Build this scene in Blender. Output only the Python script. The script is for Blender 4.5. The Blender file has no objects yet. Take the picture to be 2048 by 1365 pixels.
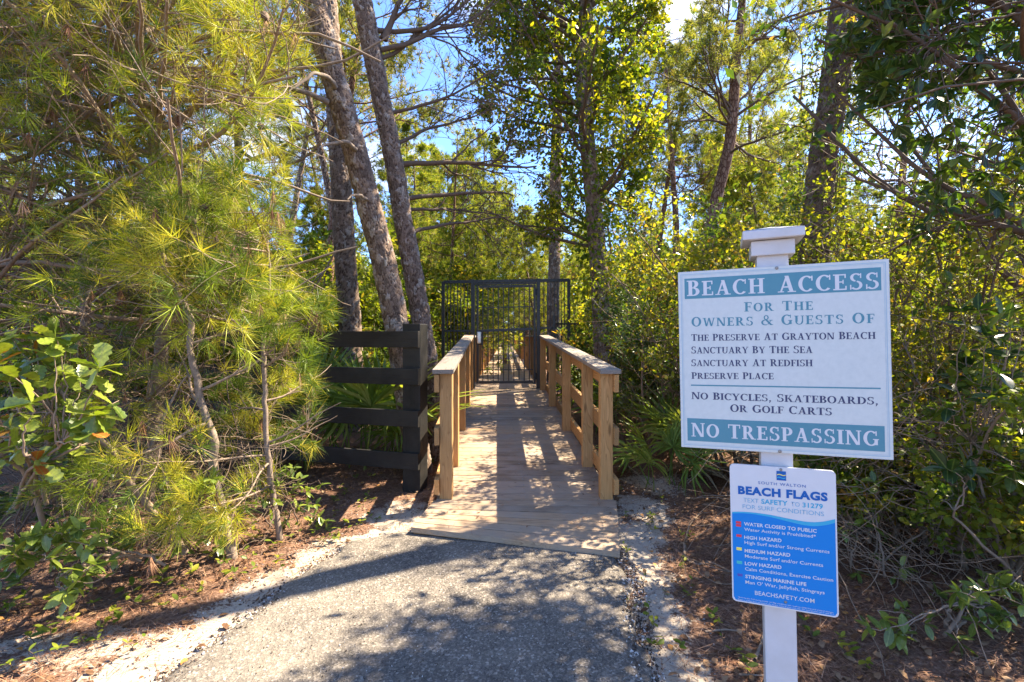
import bpy, bmesh, math, random
import numpy as np
from mathutils import Vector, Matrix, Quaternion

scene = bpy.context.scene
COL = scene.collection
rad = math.radians

# ------------------------------------------------------------------ camera, world, sun, exposure
CAM_H = 1.45
cam = bpy.data.objects.new('camera', bpy.data.cameras.new('camera'))
COL.objects.link(cam)
cam.location = (0, 0, CAM_H)
cam.rotation_euler = (rad(90), 0, 0)
cam.data.sensor_width = 36
cam.data.lens = 17.58
cam.data.shift_y = -0.005
cam.data.clip_start = 0.05
cam.data.clip_end = 2000
scene.camera = cam

SUN_EL, SUN_AZ = 50.0, 63.0
world = bpy.data.worlds.new('World')
scene.world = world
world.use_nodes = True
wn = world.node_tree; wn.nodes.clear()
w_out = wn.nodes.new('ShaderNodeOutputWorld')
w_bg = wn.nodes.new('ShaderNodeBackground'); w_bg.inputs['Strength'].default_value = 0.107
sky = wn.nodes.new('ShaderNodeTexSky'); sky.sky_type = 'NISHITA'; sky.sun_disc = False
sky.sun_elevation = rad(SUN_EL); sky.sun_rotation = rad(SUN_AZ)
sky.air_density = 1.0; sky.dust_density = 0.4; sky.ozone_density = 3.0
tc = wn.nodes.new('ShaderNodeTexCoord')
mp = wn.nodes.new('ShaderNodeMapping'); mp.inputs['Scale'].default_value = (1.0, 1.0, 2.2); mp.inputs['Location'].default_value = (0.35, 0.2, 0.0)
cn = wn.nodes.new('ShaderNodeTexNoise'); cn.inputs['Scale'].default_value = 2.3; cn.inputs['Detail'].default_value = 9; cn.inputs['Roughness'].default_value = 0.55
cr = wn.nodes.new('ShaderNodeValToRGB'); cr.color_ramp.elements[0].position = 0.545; cr.color_ramp.elements[1].position = 0.70
cm = wn.nodes.new('ShaderNodeMixRGB'); cm.inputs[2].default_value = (4.6, 4.6, 4.7, 1)
wn.links.new(tc.outputs['Generated'], mp.inputs['Vector']); wn.links.new(mp.outputs[0], cn.inputs['Vector'])
wn.links.new(cn.outputs['Fac'], cr.inputs[0]); wn.links.new(cr.outputs[0], cm.inputs[0])
tint = wn.nodes.new('ShaderNodeMixRGB'); tint.blend_type = 'MULTIPLY'; tint.inputs[0].default_value = 1; tint.inputs[2].default_value = (.60, .73, 1.0, 1)
wn.links.new(sky.outputs[0], tint.inputs[1]); wn.links.new(tint.outputs[0], cm.inputs[1]); wn.links.new(cm.outputs[0], w_bg.inputs['Color'])
wn.links.new(w_bg.outputs[0], w_out.inputs[0])

sun_dir = Vector((math.cos(rad(SUN_EL))*math.sin(rad(SUN_AZ)), math.cos(rad(SUN_EL))*math.cos(rad(SUN_AZ)), math.sin(rad(SUN_EL))))
sun = bpy.data.objects.new('sun', bpy.data.lights.new('sun', 'SUN'))
COL.objects.link(sun)
sun.data.energy = 5.0; sun.data.angle = rad(0.53); sun.data.color = (1.0, 0.86, 0.66)
sun.rotation_euler = sun_dir.to_track_quat('Z', 'Y').to_euler()
sun.location = sun_dir*50
scene.view_settings.view_transform = 'Standard'
scene.view_settings.look = 'None'
scene.view_settings.gamma = 1.0
scene.view_settings.use_curve_mapping = False
scene.view_settings.exposure = 2.28
scene.render.engine = 'CYCLES'
scene.cycles.max_bounces = 8
scene.cycles.diffuse_bounces = 4
scene.cycles.glossy_bounces = 2
scene.cycles.transmission_bounces = 4
scene.cycles.sample_clamp_indirect = 6.0

# ------------------------------------------------------------------ helpers
def tag(o, label=None, cat=None, group=None, kind=None):
    if label: o['label'] = label
    if cat: o['category'] = cat
    if group: o['group'] = group
    if kind: o['kind'] = kind
    return o

def empty(name, loc, label, cat, group=None):
    o = bpy.data.objects.new(name, None); COL.objects.link(o)
    o.location = loc; o.empty_display_size = 0.1
    return tag(o, label, cat, group)

def norm(a):
    a = np.asarray(a, float); n = np.linalg.norm(a, axis=-1, keepdims=True); n[n == 0] = 1
    return a/n

class MB:
    """collects geometry, then makes one mesh"""
    def __init__(s): s.v = []; s.f = []; s.r = []; s.n = 0
    def add(s, v, f, r=0.0):
        v = np.asarray(v, np.float32).reshape(-1, 3); f = np.asarray(f, np.int32)
        s.v.append(v); s.f.append(f + s.n)
        r = np.broadcast_to(np.asarray(r, np.float32), (len(v),)) if np.ndim(r) == 0 else np.asarray(r, np.float32)
        s.r.append(r); s.n += len(v)
    def mesh(s, name, mat, smooth=False, off=(0, 0, 0), extra=None):
        me = bpy.data.meshes.new(name)
        V = np.concatenate(s.v) - np.asarray(off, np.float32)
        me.vertices.add(len(V)); me.vertices.foreach_set('co', V.ravel())
        tot = sum(f.size for f in s.f); nf = sum(len(f) for f in s.f)
        me.loops.add(tot); me.loops.foreach_set('vertex_index', np.concatenate([f.ravel() for f in s.f]))
        cnt = np.concatenate([np.full(len(f), f.shape[1], np.int32) for f in s.f])
        st = np.concatenate([[0], np.cumsum(cnt)[:-1]]).astype(np.int32)
        me.polygons.add(nf); me.polygons.foreach_set('loop_start', st)
        try: me.polygons.foreach_set('loop_total', cnt)
        except Exception: pass
        me.polygons.foreach_set('use_smooth', np.full(nf, smooth, bool))
        a = me.attributes.new('rnd', 'FLOAT', 'POINT'); a.data.foreach_set('value', np.concatenate(s.r))
        if extra is not None:
            b = me.attributes.new('aux', 'FLOAT', 'POINT'); b.data.foreach_set('value', np.asarray(extra, np.float32))
        me.update(calc_edges=True)
        if mat: me.materials.append(mat)
        return me
    def build(s, name, mat, parent=None, smooth=False, kind=None, extra=None):
        off = tuple(parent.location) if parent else (0, 0, 0)
        if parent and parent.parent: off = tuple(Vector(off) + parent.parent.location)
        o = bpy.data.objects.new(name, s.mesh(name, mat, smooth, off, extra)); COL.objects.link(o)
        if parent: o.parent = parent
        if kind: o['kind'] = kind
        return o

BOX_F = [[0, 3, 2, 1], [4, 5, 6, 7], [0, 1, 5, 4], [1, 2, 6, 5], [2, 3, 7, 6], [3, 0, 4, 7]]
def box_v(c, s):
    c = np.array(c, float); h = np.array(s, float)/2
    return c + np.array([[-1, -1, -1], [1, -1, -1], [1, 1, -1], [-1, 1, -1], [-1, -1, 1], [1, -1, 1], [1, 1, 1], [-1, 1, 1]])*h

_bc = {}
def bevel_box(size, bev, mat, name):
    key = (tuple(round(x, 4) for x in size), round(bev, 4), mat.name, name)
    if key in _bc: return _bc[key]
    bm = bmesh.new(); bmesh.ops.create_cube(bm, size=1.0)
    bmesh.ops.scale(bm, vec=size, verts=bm.verts)
    if bev > 0: bmesh.ops.bevel(bm, geom=bm.edges[:], offset=bev, segments=2, profile=0.6, affect='EDGES')
    me = bpy.data.meshes.new(name); bm.to_mesh(me); bm.free(); me.materials.append(mat)
    _bc[key] = me
    return me

def beam(name, p0, p1, w, h, mat, parent=None, bev=0.004, roll=None, up=(0, 0, 1)):
    """a board or bar whose own X axis runs p0 -> p1; w across, h along 'up'"""
    p0, p1 = Vector(p0), Vector(p1); d = (p1 - p0); L = d.length; x = d.normalized()
    u = Vector(up); 
    if abs(x.dot(u)) > 0.95: u = Vector((0, 1, 0)) if roll is None else Vector(roll)
    y = u.cross(x).normalized(); z = x.cross(y)
    me = bevel_box((L, w, h), bev, mat, name)
    o = bpy.data.objects.new(name, me); COL.objects.link(o)
    m = Matrix((x, y, z)).transposed().to_4x4(); m.translation = (p0 + p1)/2
    if parent:
        o.parent = parent
        off = Vector(parent.location)
        if parent.parent: off += parent.parent.location
        m.translation = m.translation - off
    o.matrix_local = m
    return o

def tubes(mb, lines, sides=5, rnd=None, capend=False):
    """lines: list of (pts(k,3), radii(k))"""
    groups = {}
    for i, (p, r) in enumerate(lines): groups.setdefault(len(p), []).append(i)
    for k, idx in groups.items():
        P = np.stack([lines[i][0] for i in idx]); R = np.stack([lines[i][1] for i in idx])
        T = norm(np.gradient(P, axis=1))
        m = T.mean(1); ref = np.where(np.abs(m[:, 2:3]) > 0.75, np.array([[1.0, 0.1, 0]]), np.array([[0, 0, 1.0]]))
        U = norm(np.cross(T, ref[:, None, :])); W = np.cross(T, U)
        a = np.arange(sides)*2*np.pi/sides
        V = P[:, :, None, :] + R[:, :, None, None]*(U[:, :, None, :]*np.cos(a)[None, None, :, None] + W[:, :, None, :]*np.sin(a)[None, None, :, None])
        B = len(idx)
        i0 = (np.arange(k-1)[:, None]*sides + np.arange(sides)[None, :]).ravel()
        i1 = (np.arange(k-1)[:, None]*sides + (np.arange(sides)[None, :]+1) % sides).ravel()
        F = np.stack([i0, i1, i1+sides, i0+sides], -1)
        F = (F[None] + (np.arange(B)*k*sides)[:, None, None]).reshape(-1, 4)
        rr = np.repeat(np.array([(hash((i*7919) % 9973) % 1000)/1000.0 for i in idx]) if rnd is None else np.full(B, rnd), k*sides)
        mb.add(V.reshape(-1, 3), F, rr)
        if capend:
            C = P[:, -1] ; base = np.arange(B)*k*sides + (k-1)*sides
            vv = np.concatenate([V[:, -1].reshape(-1, 3), C]); n = B*sides
            f = [[b*sides+j, b*sides+(j+1) % sides, n+b] for b in range(B) for j in range(sides)]
            mb.add(vv, f, 0.5)

def basis(d, rng, upbias=0.7, jitter=0.6):
    """(N,3,3) rows: x=dir, y, z=normal"""
    d = norm(d); n = len(d)
    up = np.array([[0, 0, 1.0]])*upbias + rng.normal(size=(n, 3))*jitter
    y = norm(np.cross(up, d)); z = np.cross(d, y)
    return np.stack([d, y, z], 1)

def cards(mb, tv, tf, P, B, S, rnd):
    tv = np.asarray(tv, float); tf = np.asarray(tf)
    S = np.broadcast_to(np.asarray(S, float), (len(P),))
    V = P[:, None, :] + np.einsum('vi,nij->nvj', tv, B)*S[:, None, None]
    F = (tf[None] + (np.arange(len(P))*len(tv))[:, None, None]).reshape(-1, tf.shape[1])
    mb.add(V.reshape(-1, 3), F, np.repeat(rnd, len(tv)))

def leaf_t(w=0.5, fold=0.12, droop=0.12):
    v = [(0, 0, 0), (.28, .42*w, fold*w), (.28, 0, 0), (.28, -.42*w, fold*w), (.68, .40*w, fold*w-droop*.4), (.68, 0, -droop*.45), (.68, -.40*w, fold*w-droop*.4), (1, 0, -droop)]
    f = [(0, 2, 1), (0, 3, 2), (1, 2, 5), (1, 5, 4), (2, 3, 6), (2, 6, 5), (4, 5, 7), (5, 6, 7)]
    return v, f
def crnd(P, rng, f=1.6):
    """leaf colour varies by spray as well as leaf by leaf"""
    v = .5*vnoise(P[:, 0]*f+P[:, 2]*.7*f, P[:, 1]*f+P[:, 2]*f, 77)+.5*vnoise(P[:, 0]*f*3, P[:, 2]*f*3+P[:, 1], 78)
    return np.clip((v-.5)*1.3+.45+rng.normal(0, .13, len(P)), 0, .999)
LEAF4 = ([(0, 0, 0), (.32, .30, .09), (.75, .24, .04), (1, 0, -.10), (.75, -.24, .04), (.32, -.30, .09)], [(0, 5, 1), (1, 5, 4), (1, 4, 2), (2, 4, 3)])
DIAMOND = ([(0, 0, 0), (.45, .25, .06), (1, 0, -.05), (.45, -.25, .06)], [(0, 3, 2), (0, 2, 1)])

def needles(mb, rng, P, D, n, L, w, spread=(15, 75), sag=0.05, up=0.0, rnd=None):
    """tufts at P pointing along D; n thin needles each"""
    N = len(P)
    if N == 0: return
    D = norm(D); a = norm(np.cross(D, rng.normal(size=(N, 3)))); b = np.cross(D, a)
    th = np.radians(rng.uniform(spread[0], spread[1], (N, n))); ph = rng.uniform(0, 2*np.pi, (N, n))
    d = np.cos(th)[..., None]*D[:, None] + np.sin(th)[..., None]*(np.cos(ph)[..., None]*a[:, None] + np.sin(ph)[..., None]*b[:, None])
    d[..., 2] += up; d = norm(d)
    l = L*rng.uniform(.65, 1.1, (N, n))*(rng.uniform(.75, 1.15, (N, 1)))
    s = norm(np.cross(d, rng.normal(size=(N, n, 3))))
    p0 = P[:, None] + d*0.01 - D[:, None]*rng.uniform(0, .35, (N, n))[..., None]*L
    p1 = p0 + d*l[..., None]; p1[..., 2] -= sag*l
    V = np.stack([p0 - s*w/2, p0 + s*w/2, p1], 2).reshape(-1, 3)
    F = np.arange(N*n*3).reshape(-1, 3)
    r = (rng.random((N, 1)) if rnd is None else rnd[:, None]) * .8 + rng.random((N, n))*.2
    mb.add(V, F, np.repeat(r.ravel(), 3))

def wander(rng, p, d, L, n, w, g):
    p = np.array(p, float); d = norm(np.array(d, float)); out = [p.copy()]; st = L/n
    N = rng.normal(size=(n, 3))*w
    for i in range(n):
        d = d + N[i]; d[2] += g; d = d/np.linalg.norm(d); p = p + d*st; out.append(p.copy())
    return np.array(out)

def grow(rng, p, d, L, r, lev, S, out, keep=None):
    s = S[lev]
    pts = wander(rng, p, d, L, s['n'], s.get('w', .12), s.get('g', 0))
    if keep is not None and not keep(pts[-1]):
        if not keep(pts[len(pts)//2]): return
    rr = np.linspace(r, r*s.get('tap', .35), len(pts))
    out['lines'].append((lev, pts, rr))
    if lev == len(S)-1: out['ends'].append(pts); return
    k = rng.integers(s['kids'][0], s['kids'][1]+1)
    for t in np.sort(rng.uniform(s.get('t0', .25), 1.0, k)):
        j = t*(len(pts)-1); i = min(int(j), len(pts)-2); q = pts[i] + (pts[i+1]-pts[i])*(j-i)
        t_dir = norm(pts[i+1]-pts[i])
        ax = norm(np.cross(t_dir, rng.normal(size=3))); ang = rad(rng.uniform(*s['ang']))
        nd = t_dir*math.cos(ang) + ax*math.sin(ang)
        if 'flat' in s: nd[2] *= s['flat']
        rq = r*(1-(1-s.get('tap', .35))*t)
        grow(rng, q, norm(nd), L*rng.uniform(*s['lr'])*(1.15-.45*t), max(rq*s.get('rr', .6), .0012), lev+1, S, out, keep)

def branch_tubes(mb, lines, sides=(8, 6, 4, 3, 3)):
    by = {}
    for lev, p, r in lines: by.setdefault(lev, []).append((p, r))
    for lev, l in by.items(): tubes(mb, l, sides[min(lev, len(sides)-1)])

def at(px, py, z):
    """a point of the place seen at photo pixel (px, py), z metres ahead"""
    return np.array([(px-1024)/1000*z, z, CAM_H-(py-672)/1000*z])

# smooth value noise on a grid, for terrain and edges
def vnoise(x, y, seed=0):
    xi = np.floor(x).astype(np.int64); yi = np.floor(y).astype(np.int64); fx = x-xi; fy = y-yi
    fx = fx*fx*(3-2*fx); fy = fy*fy*(3-2*fy)
    def h(a, b):
        n = (a*374761393 + b*668265263 + seed*1442695041) & 0xffffffff
        n = ((n ^ (n >> 13))*1274126177) & 0xffffffff
        return ((n ^ (n >> 16)) & 0xffff)/65535.0
    return (h(xi, yi)*(1-fx)+h(xi+1, yi)*fx)*(1-fy) + (h(xi, yi+1)*(1-fx)+h(xi+1, yi+1)*fx)*fy

# ------------------------------------------------------------------ materials
def new_mat(name):
    m = bpy.data.materials.new(name); m.use_nodes = True
    n = m.node_tree.nodes; b = n['Principled BSDF']
    return m, m.node_tree, b

def ramp(nt, stops, fac=None, interp='LINEAR'):
    r = nt.nodes.new('ShaderNodeValToRGB'); e = r.color_ramp.elements; r.color_ramp.interpolation = interp
    while len(e) > 1: e.remove(e[-1])
    e[0].position = stops[0][0]; e[0].color = (*stops[0][1], 1)
    for p, c in stops[1:]: x = e.new(p); x.color = (*c, 1)
    if fac is not None: nt.links.new(fac, r.inputs[0])
    return r

def noise(nt, vec, scale, detail=4, rough=.55, dist=0.0):
    t = nt.nodes.new('ShaderNodeTexNoise'); t.inputs['Scale'].default_value = scale
    t.inputs['Detail'].default_value = detail; t.inputs['Roughness'].default_value = rough; t.inputs['Distortion'].default_value = dist
    if vec is not None: nt.links.new(vec, t.inputs['Vector'])
    return t

def math_n(nt, op, a, b=None, clamp=False):
    m = nt.nodes.new('ShaderNodeMath'); m.operation = op; m.use_clamp = clamp
    for i, x in enumerate((a, b)):
        if x is None: continue
        if isinstance(x, (int, float)): m.inputs[i].default_value = x
        else: nt.links.new(x, m.inputs[i])
    return m.outputs[0]

def mixc(nt, fac, a, b, mode='MIX'):
    m = nt.nodes.new('ShaderNodeMixRGB'); m.blend_type = mode
    for i, x in enumerate((fac, a, b)):
        if isinstance(x, (int, float)): m.inputs[i].default_value = x
        elif isinstance(x, tuple): m.inputs[i].default_value = (*x, 1)
        else: nt.links.new(x, m.inputs[i])
    return m.outputs[0]

def bump(nt, b, h, strength, dist):
    bp = nt.nodes.new('ShaderNodeBump'); bp.inputs['Strength'].default_value = strength; bp.inputs['Distance'].default_value = dist
    nt.links.new(h, bp.inputs['Height']); nt.links.new(bp.outputs[0], b.inputs['Normal'])

def attr_rnd(nt, with_obj=True):
    a = nt.nodes.new('ShaderNodeAttribute'); a.attribute_name = 'rnd'
    if not with_obj: return a.outputs['Fac']
    oi = nt.nodes.new('ShaderNodeObjectInfo')
    return math_n(nt, 'FRACT', math_n(nt, 'ADD', a.outputs['Fac'], oi.outputs['Random']))

def foliage_mat(name, stops, trans=.4, rough=.5, tcol=(1.25, 1.3, .6), spec=.2, midrib=None):
    m, nt, b = new_mat(name)
    col = ramp(nt, stops, attr_rnd(nt)).outputs[0]
    if midrib:
        t = nt.nodes.new('ShaderNodeTexCoord'); sx = nt.nodes.new('ShaderNodeSeparateXYZ'); nt.links.new(t.outputs['Object'], sx.inputs[0])
        f = math_n(nt, 'LESS_THAN', math_n(nt, 'ABSOLUTE', sx.outputs[1]), .025)
        col = mixc(nt, math_n(nt, 'MULTIPLY', f, .7), col, midrib)
        nz = noise(nt, t.outputs['Object'], 6, 3)
        col = mixc(nt, 1.0, col, ramp(nt, [(.3, (.75, .75, .7)), (.7, (1.2, 1.2, 1.1))], nz.outputs[0]).outputs[0], 'MULTIPLY')
    nt.links.new(col, b.inputs['Base Color']); b.inputs['Roughness'].default_value = rough
    b.inputs['Specular IOR Level'].default_value = spec
    tr = nt.nodes.new('ShaderNodeBsdfTranslucent'); nt.links.new(mixc(nt, 1.0, col, tcol, 'MULTIPLY'), tr.inputs[0])
    mx = nt.nodes.new('ShaderNodeMixShader'); mx.inputs[0].default_value = trans
    nt.links.new(b.outputs[0], mx.inputs[1]); nt.links.new(tr.outputs[0], mx.inputs[2])
    nt.links.new(mx.outputs[0], nt.nodes['Material Output'].inputs[0])
    return m

def wood_mat(name, light, mid, dark, rough=.75, gscale=1.0, knots=True, wear=None, bmp=.25):
    m, nt, b = new_mat(name)
    t = nt.nodes.new('ShaderNodeTexCoord'); oi = nt.nodes.new('ShaderNodeObjectInfo')
    off = nt.nodes.new('ShaderNodeVectorMath'); off.operation = 'ADD'
    sc = nt.nodes.new('ShaderNodeVectorMath'); sc.operation = 'SCALE'; sc.inputs[3].default_value = 40
    cb = nt.nodes.new('ShaderNodeCombineXYZ')
    for i in range(3): nt.links.new(oi.outputs['Random'], cb.inputs[i])
    nt.links.new(cb.outputs[0], sc.inputs[0]); nt.links.new(t.outputs['Object'], off.inputs[0]); nt.links.new(sc.outputs[0], off.inputs[1])
    mp = nt.nodes.new('ShaderNodeMapping'); mp.inputs['Scale'].default_value = (.55*gscale, 7*gscale, 7*gscale); nt.links.new(off.outputs[0], mp.inputs[0])
    big = noise(nt, mp.outputs[0], 1.6, 2, .4, .6)
    rings = math_n(nt, 'FRACT', math_n(nt, 'MULTIPLY', big.outputs[0], 14))
    mp2 = nt.nodes.new('ShaderNodeMapping'); mp2.inputs['Scale'].default_value = (3, 90, 90); nt.links.new(off.outputs[0], mp2.inputs[0])
    fib = noise(nt, mp2.outputs[0], 2.2, 5, .65)
    base = ramp(nt, [(0, light), (.4, mid), (.75, mid), (.93, dark), (1, light)], rings).outputs[0]
    base = mixc(nt, .45, base, ramp(nt, [(.32, dark), (.5, mid), (.68, light)], fib.outputs[0]).outputs[0])
    if knots:
        mpk = nt.nodes.new('ShaderNodeMapping'); mpk.inputs['Scale'].default_value = (2.2, 9, 9); nt.links.new(off.outputs[0], mpk.inputs[0])
        vo = nt.nodes.new('ShaderNodeTexVoronoi'); vo.inputs['Scale'].default_value = 1.0; nt.links.new(mpk.outputs[0], vo.inputs['Vector'])
        kf = ramp(nt, [(0, (1, 1, 1)), (.10, (.8, .8, .8)), (.16, (0, 0, 0))], vo.outputs['Distance']).outputs[0]
        base = mixc(nt, math_n(nt, 'MULTIPLY', kf, .8), base, tuple(c*.35 for c in dark))
    var = ramp(nt, [(0, (.62, .64, .66)), (.35, (.88, .88, .88)), (.6, (1, 1, 1)), (1, (1.22, 1.10, .95))], oi.outputs['Random']).outputs[0]
    base = mixc(nt, 1.0, base, var, 'MULTIPLY')
    if wear:
        wz = noise(nt, off.outputs[0], 3.5, 6, .65)
        base = mixc(nt, math_n(nt, 'MULTIPLY', ramp(nt, [(.38, (0, 0, 0)), (.62, (1, 1, 1))], wz.outputs[0]).outputs[0], .75), base, wear)
    nt.links.new(base, b.inputs['Base Color']); b.inputs['Roughness'].default_value = rough; b.inputs['Specular IOR Level'].default_value = .25
    bump(nt, b, fib.outputs[0], bmp, .004)
    return m

def plain(name, col, rough=.6, metal=0.0, spec=.5, var=0.0, vscale=20, bmp=0, dirt=None):
    m, nt, b = new_mat(name)
    b.inputs['Base Color'].default_value = (*col, 1); b.inputs['Roughness'].default_value = rough
    b.inputs['Metallic'].default_value = metal; b.inputs['Specular IOR Level'].default_value = spec
    if var > 0:
        t = nt.nodes.new('ShaderNodeTexCoord'); z = noise(nt, t.outputs['Object'], vscale, 6, .65)
        c2 = dirt or tuple(c*.5 for c in col)
        c = mixc(nt, math_n(nt, 'MULTIPLY', ramp(nt, [(.35, (0, 0, 0)), (.75, (1, 1, 1))], z.outputs[0]).outputs[0], var), col, c2)
        nt.links.new(c, b.inputs['Base Color'])
        if bmp: bump(nt, b, z.outputs[0], bmp, .003)
    return m

def bark_mat(name, plate, crack, lichen, scale=1.0, use_aux=False):
    m, nt, b = new_mat(name)
    t = nt.nodes.new('ShaderNodeTexCoord')
    mp = nt.nodes.new('ShaderNodeMapping'); mp.inputs['Scale'].default_value = (22*scale, 22*scale, 9*scale); nt.links.new(t.outputs['Object'], mp.inputs[0])
    dz = noise(nt, t.outputs['Object'], 9*scale, 3)
    vo = nt.nodes.new('ShaderNodeTexVoronoi'); vo.feature = 'DISTANCE_TO_EDGE'; vo.inputs['Scale'].default_value = 1
    vc = nt.nodes.new('ShaderNodeTexVoronoi'); vc.inputs['Scale'].default_value = 1
    add = nt.nodes.new('ShaderNodeMixRGB'); add.blend_type = 'ADD'; add.inputs[0].default_value = .8
    nt.links.new(mp.outputs[0], add.inputs[1]); nt.links.new(dz.outputs['Color'], add.inputs[2])
    nt.links.new(add.outputs[0], vo.inputs['Vector']); nt.links.new(add.outputs[0], vc.inputs['Vector'])
    fine = noise(nt, t.outputs['Object'], 70*scale, 6, .7)
    pc = mixc(nt, .6, plate, ramp(nt, [(.2, tuple(c*.55 for c in plate)), (.55, plate), (.9, lichen)], vc.outputs['Color']).outputs[0])
    pc = mixc(nt, 1.0, pc, ramp(nt, [(.3, (.6, .58, .55)), (.7, (1.3, 1.28, 1.25))], fine.outputs[0]).outputs[0], 'MULTIPLY')
    if use_aux:
        a = nt.nodes.new('ShaderNodeAttribute'); a.attribute_name = 'aux'
        a2 = nt.nodes.new('ShaderNodeAttribute'); a2.attribute_name = 'rnd'
        pc = ramp(nt, [(.0, tuple(c*.6 for c in plate)), (.35, plate), (.7, tuple(c*1.25 for c in plate)), (1, lichen)], a2.outputs['Fac']).outputs[0]
        pc = mixc(nt, 1.0, pc, ramp(nt, [(.3, (.55, .53, .5)), (.7, (1.3, 1.28, 1.25))], fine.outputs[0]).outputs[0], 'MULTIPLY')
        cf = ramp(nt, [(.08, (1, 1, 1)), (.6, (0, 0, 0))], a.outputs['Fac']).outputs[0]
        cf = math_n(nt, 'MULTIPLY', cf, .85)
        h = fine.outputs[0]
    else:
        cf = ramp(nt, [(.03, (1, 1, 1)), (.16, (0, 0, 0))], vo.outputs['Distance']).outputs[0]
        h = math_n(nt, 'ADD', math_n(nt, 'MINIMUM', vo.outputs['Distance'], .25), math_n(nt, 'MULTIPLY', fine.outputs[0], .15))
    col = mixc(nt, cf, pc, crack)
    nt.links.new(col, b.inputs['Base Color']); b.inputs['Roughness'].default_value = .9; b.inputs['Specular IOR Level'].default_value = .2
    bump(nt, b, h, .8 if not use_aux else .5, .02 if not use_aux else .006)
    return m

M = {}
M['needle_lit'] = foliage_mat('pine_needle_sunlit', [(0, (.05, .09, .015)), (.25, (.11, .17, .02)), (.5, (.25, .32, .025)), (.8, (.42, .44, .035)), (1, (.44, .35, .05))], trans=.30, rough=.42, tcol=(1.3, 1.25, .5))  # brighter needle copy for the sunlit pines, sunlight put into the colour
M['needle_shaded'] = foliage_mat('pine_needle_shaded', [(0, (.07, .11, .02)), (.6, (.12, .16, .025)), (1, (.2, .2, .03))], trans=.45, rough=.45, tcol=(1.3, 1.25, .5))  # darker needle copy for the pine behind, its shade put into the colour
M['needle_mid'] = foliage_mat('pine_needle_wood', [(0, (.10, .16, .02)), (.6, (.20, .25, .03)), (1, (.34, .32, .05))], trans=.55, rough=.5, tcol=(1.4, 1.3, .6))
M['needle_olive'] = foliage_mat('pine_needle_olive', [(0, (.11, .15, .03)), (.6, (.20, .22, .04)), (1, (.30, .25, .07))], trans=.55, rough=.5, tcol=(1.3, 1.2, .6))
M['leaf_vine'] = foliage_mat('vine_leaf', [(0, (.07, .12, .018)), (.5, (.16, .21, .02)), (.85, (.25, .27, .025)), (1, (.38, .34, .03))], trans=.6, rough=.42, tcol=(1.5, 1.4, .35))
M['leaf_dark'] = foliage_mat('dark_evergreen_leaf', [(0, (.03, .06, .014)), (.6, (.06, .105, .02)), (.9, (.10, .15, .025)), (1, (.18, .20, .03))], trans=.3, rough=.3, tcol=(1.9, 2.0, .4), spec=.5)
M['leaf_yellow'] = foliage_mat('yellow_green_leaf', [(0, (.09, .13, .02)), (.5, (.18, .22, .022)), (.85, (.28, .29, .03)), (1, (.36, .26, .04))], trans=.6, rough=.45, tcol=(1.4, 1.3, .35))
M['leaf_mix'] = foliage_mat('brush_leaf', [(0, (.06, .10, .018)), (.4, (.12, .165, .022)), (.75, (.21, .23, .03)), (.9, (.32, .28, .04)), (1, (.32, .16, .04))], trans=.52, rough=.45, tcol=(1.4, 1.4, .45))
M['leaf_oak'] = foliage_mat('oak_leaf', [(0, (.08, .13, .02)), (.45, (.16, .22, .03)), (.93, (.26, .30, .04)), (.95, (.30, .11, .025)), (1, (.34, .12, .03))], trans=.3, rough=.3, tcol=(1.5, 1.5, .4), spec=.6, midrib=(.22, .24, .06))
M['leaf_wax'] = foliage_mat('waxy_leaf', [(0, (.07, .11, .02)), (.5, (.12, .17, .03)), (1, (.22, .26, .045))], trans=.28, rough=.28, tcol=(1.5, 1.6, .4), spec=.6, midrib=(.20, .24, .07))
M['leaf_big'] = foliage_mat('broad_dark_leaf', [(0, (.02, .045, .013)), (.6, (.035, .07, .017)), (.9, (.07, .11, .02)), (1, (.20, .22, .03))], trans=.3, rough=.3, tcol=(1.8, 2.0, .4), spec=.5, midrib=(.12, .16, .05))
M['leaf_seed'] = foliage_mat('seedling_leaf', [(0, (.09, .14, .02)), (.6, (.17, .21, .025)), (1, (.30, .28, .03))], trans=.4, rough=.4, tcol=(1.4, 1.4, .4))
M['palm'] = foliage_mat('palmetto_leaf', [(0, (.11, .17, .03)), (.6, (.19, .27, .05)), (1, (.30, .33, .09))], trans=.35, rough=.4, tcol=(1.4, 1.4, .4))
M['palm_dead'] = foliage_mat('palmetto_dead', [(0, (.20, .15, .09)), (1, (.30, .24, .16))], trans=.2, rough=.7)
M['straw'] = foliage_mat('pine_straw', [(0, (.10, .048, .028)), (.5, (.26, .125, .07)), (1, (.46, .29, .18))], trans=.1, rough=.7, tcol=(1, 1, 1))
M['dead_leaf'] = foliage_mat('dead_leaf', [(0, (.10, .05, .025)), (.5, (.20, .11, .055)), (.8, (.30, .20, .12)), (1, (.42, .20, .05))], trans=.2, rough=.7, tcol=(1, .8, .5))
M['twig'] = plain('twig_bark', (.13, .085, .055), .85, var=.7, vscale=30, dirt=(.07, .045, .03))
M['twig_pale'] = plain('pale_twig', (.26, .19, .13), .85, var=.8, vscale=25, dirt=(.12, .085, .06))
M['twig_grey'] = plain('grey_stem_bark', (.27, .205, .15), .9, var=.85, vscale=40, dirt=(.10, .075, .055), bmp=.5)
M['bark'] = bark_mat('pine_bark', (.26, .20, .16), (.055, .028, .018), (.38, .35, .31))
M['bark_near'] = bark_mat('pine_plate_bark', (.215, .155, .115), (.05, .026, .017), (.36, .32, .275), use_aux=True)
M['bark_brown'] = bark_mat('brown_plate_bark', (.17, .12, .09), (.045, .025, .016), (.27, .23, .19), use_aux=True)
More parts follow.
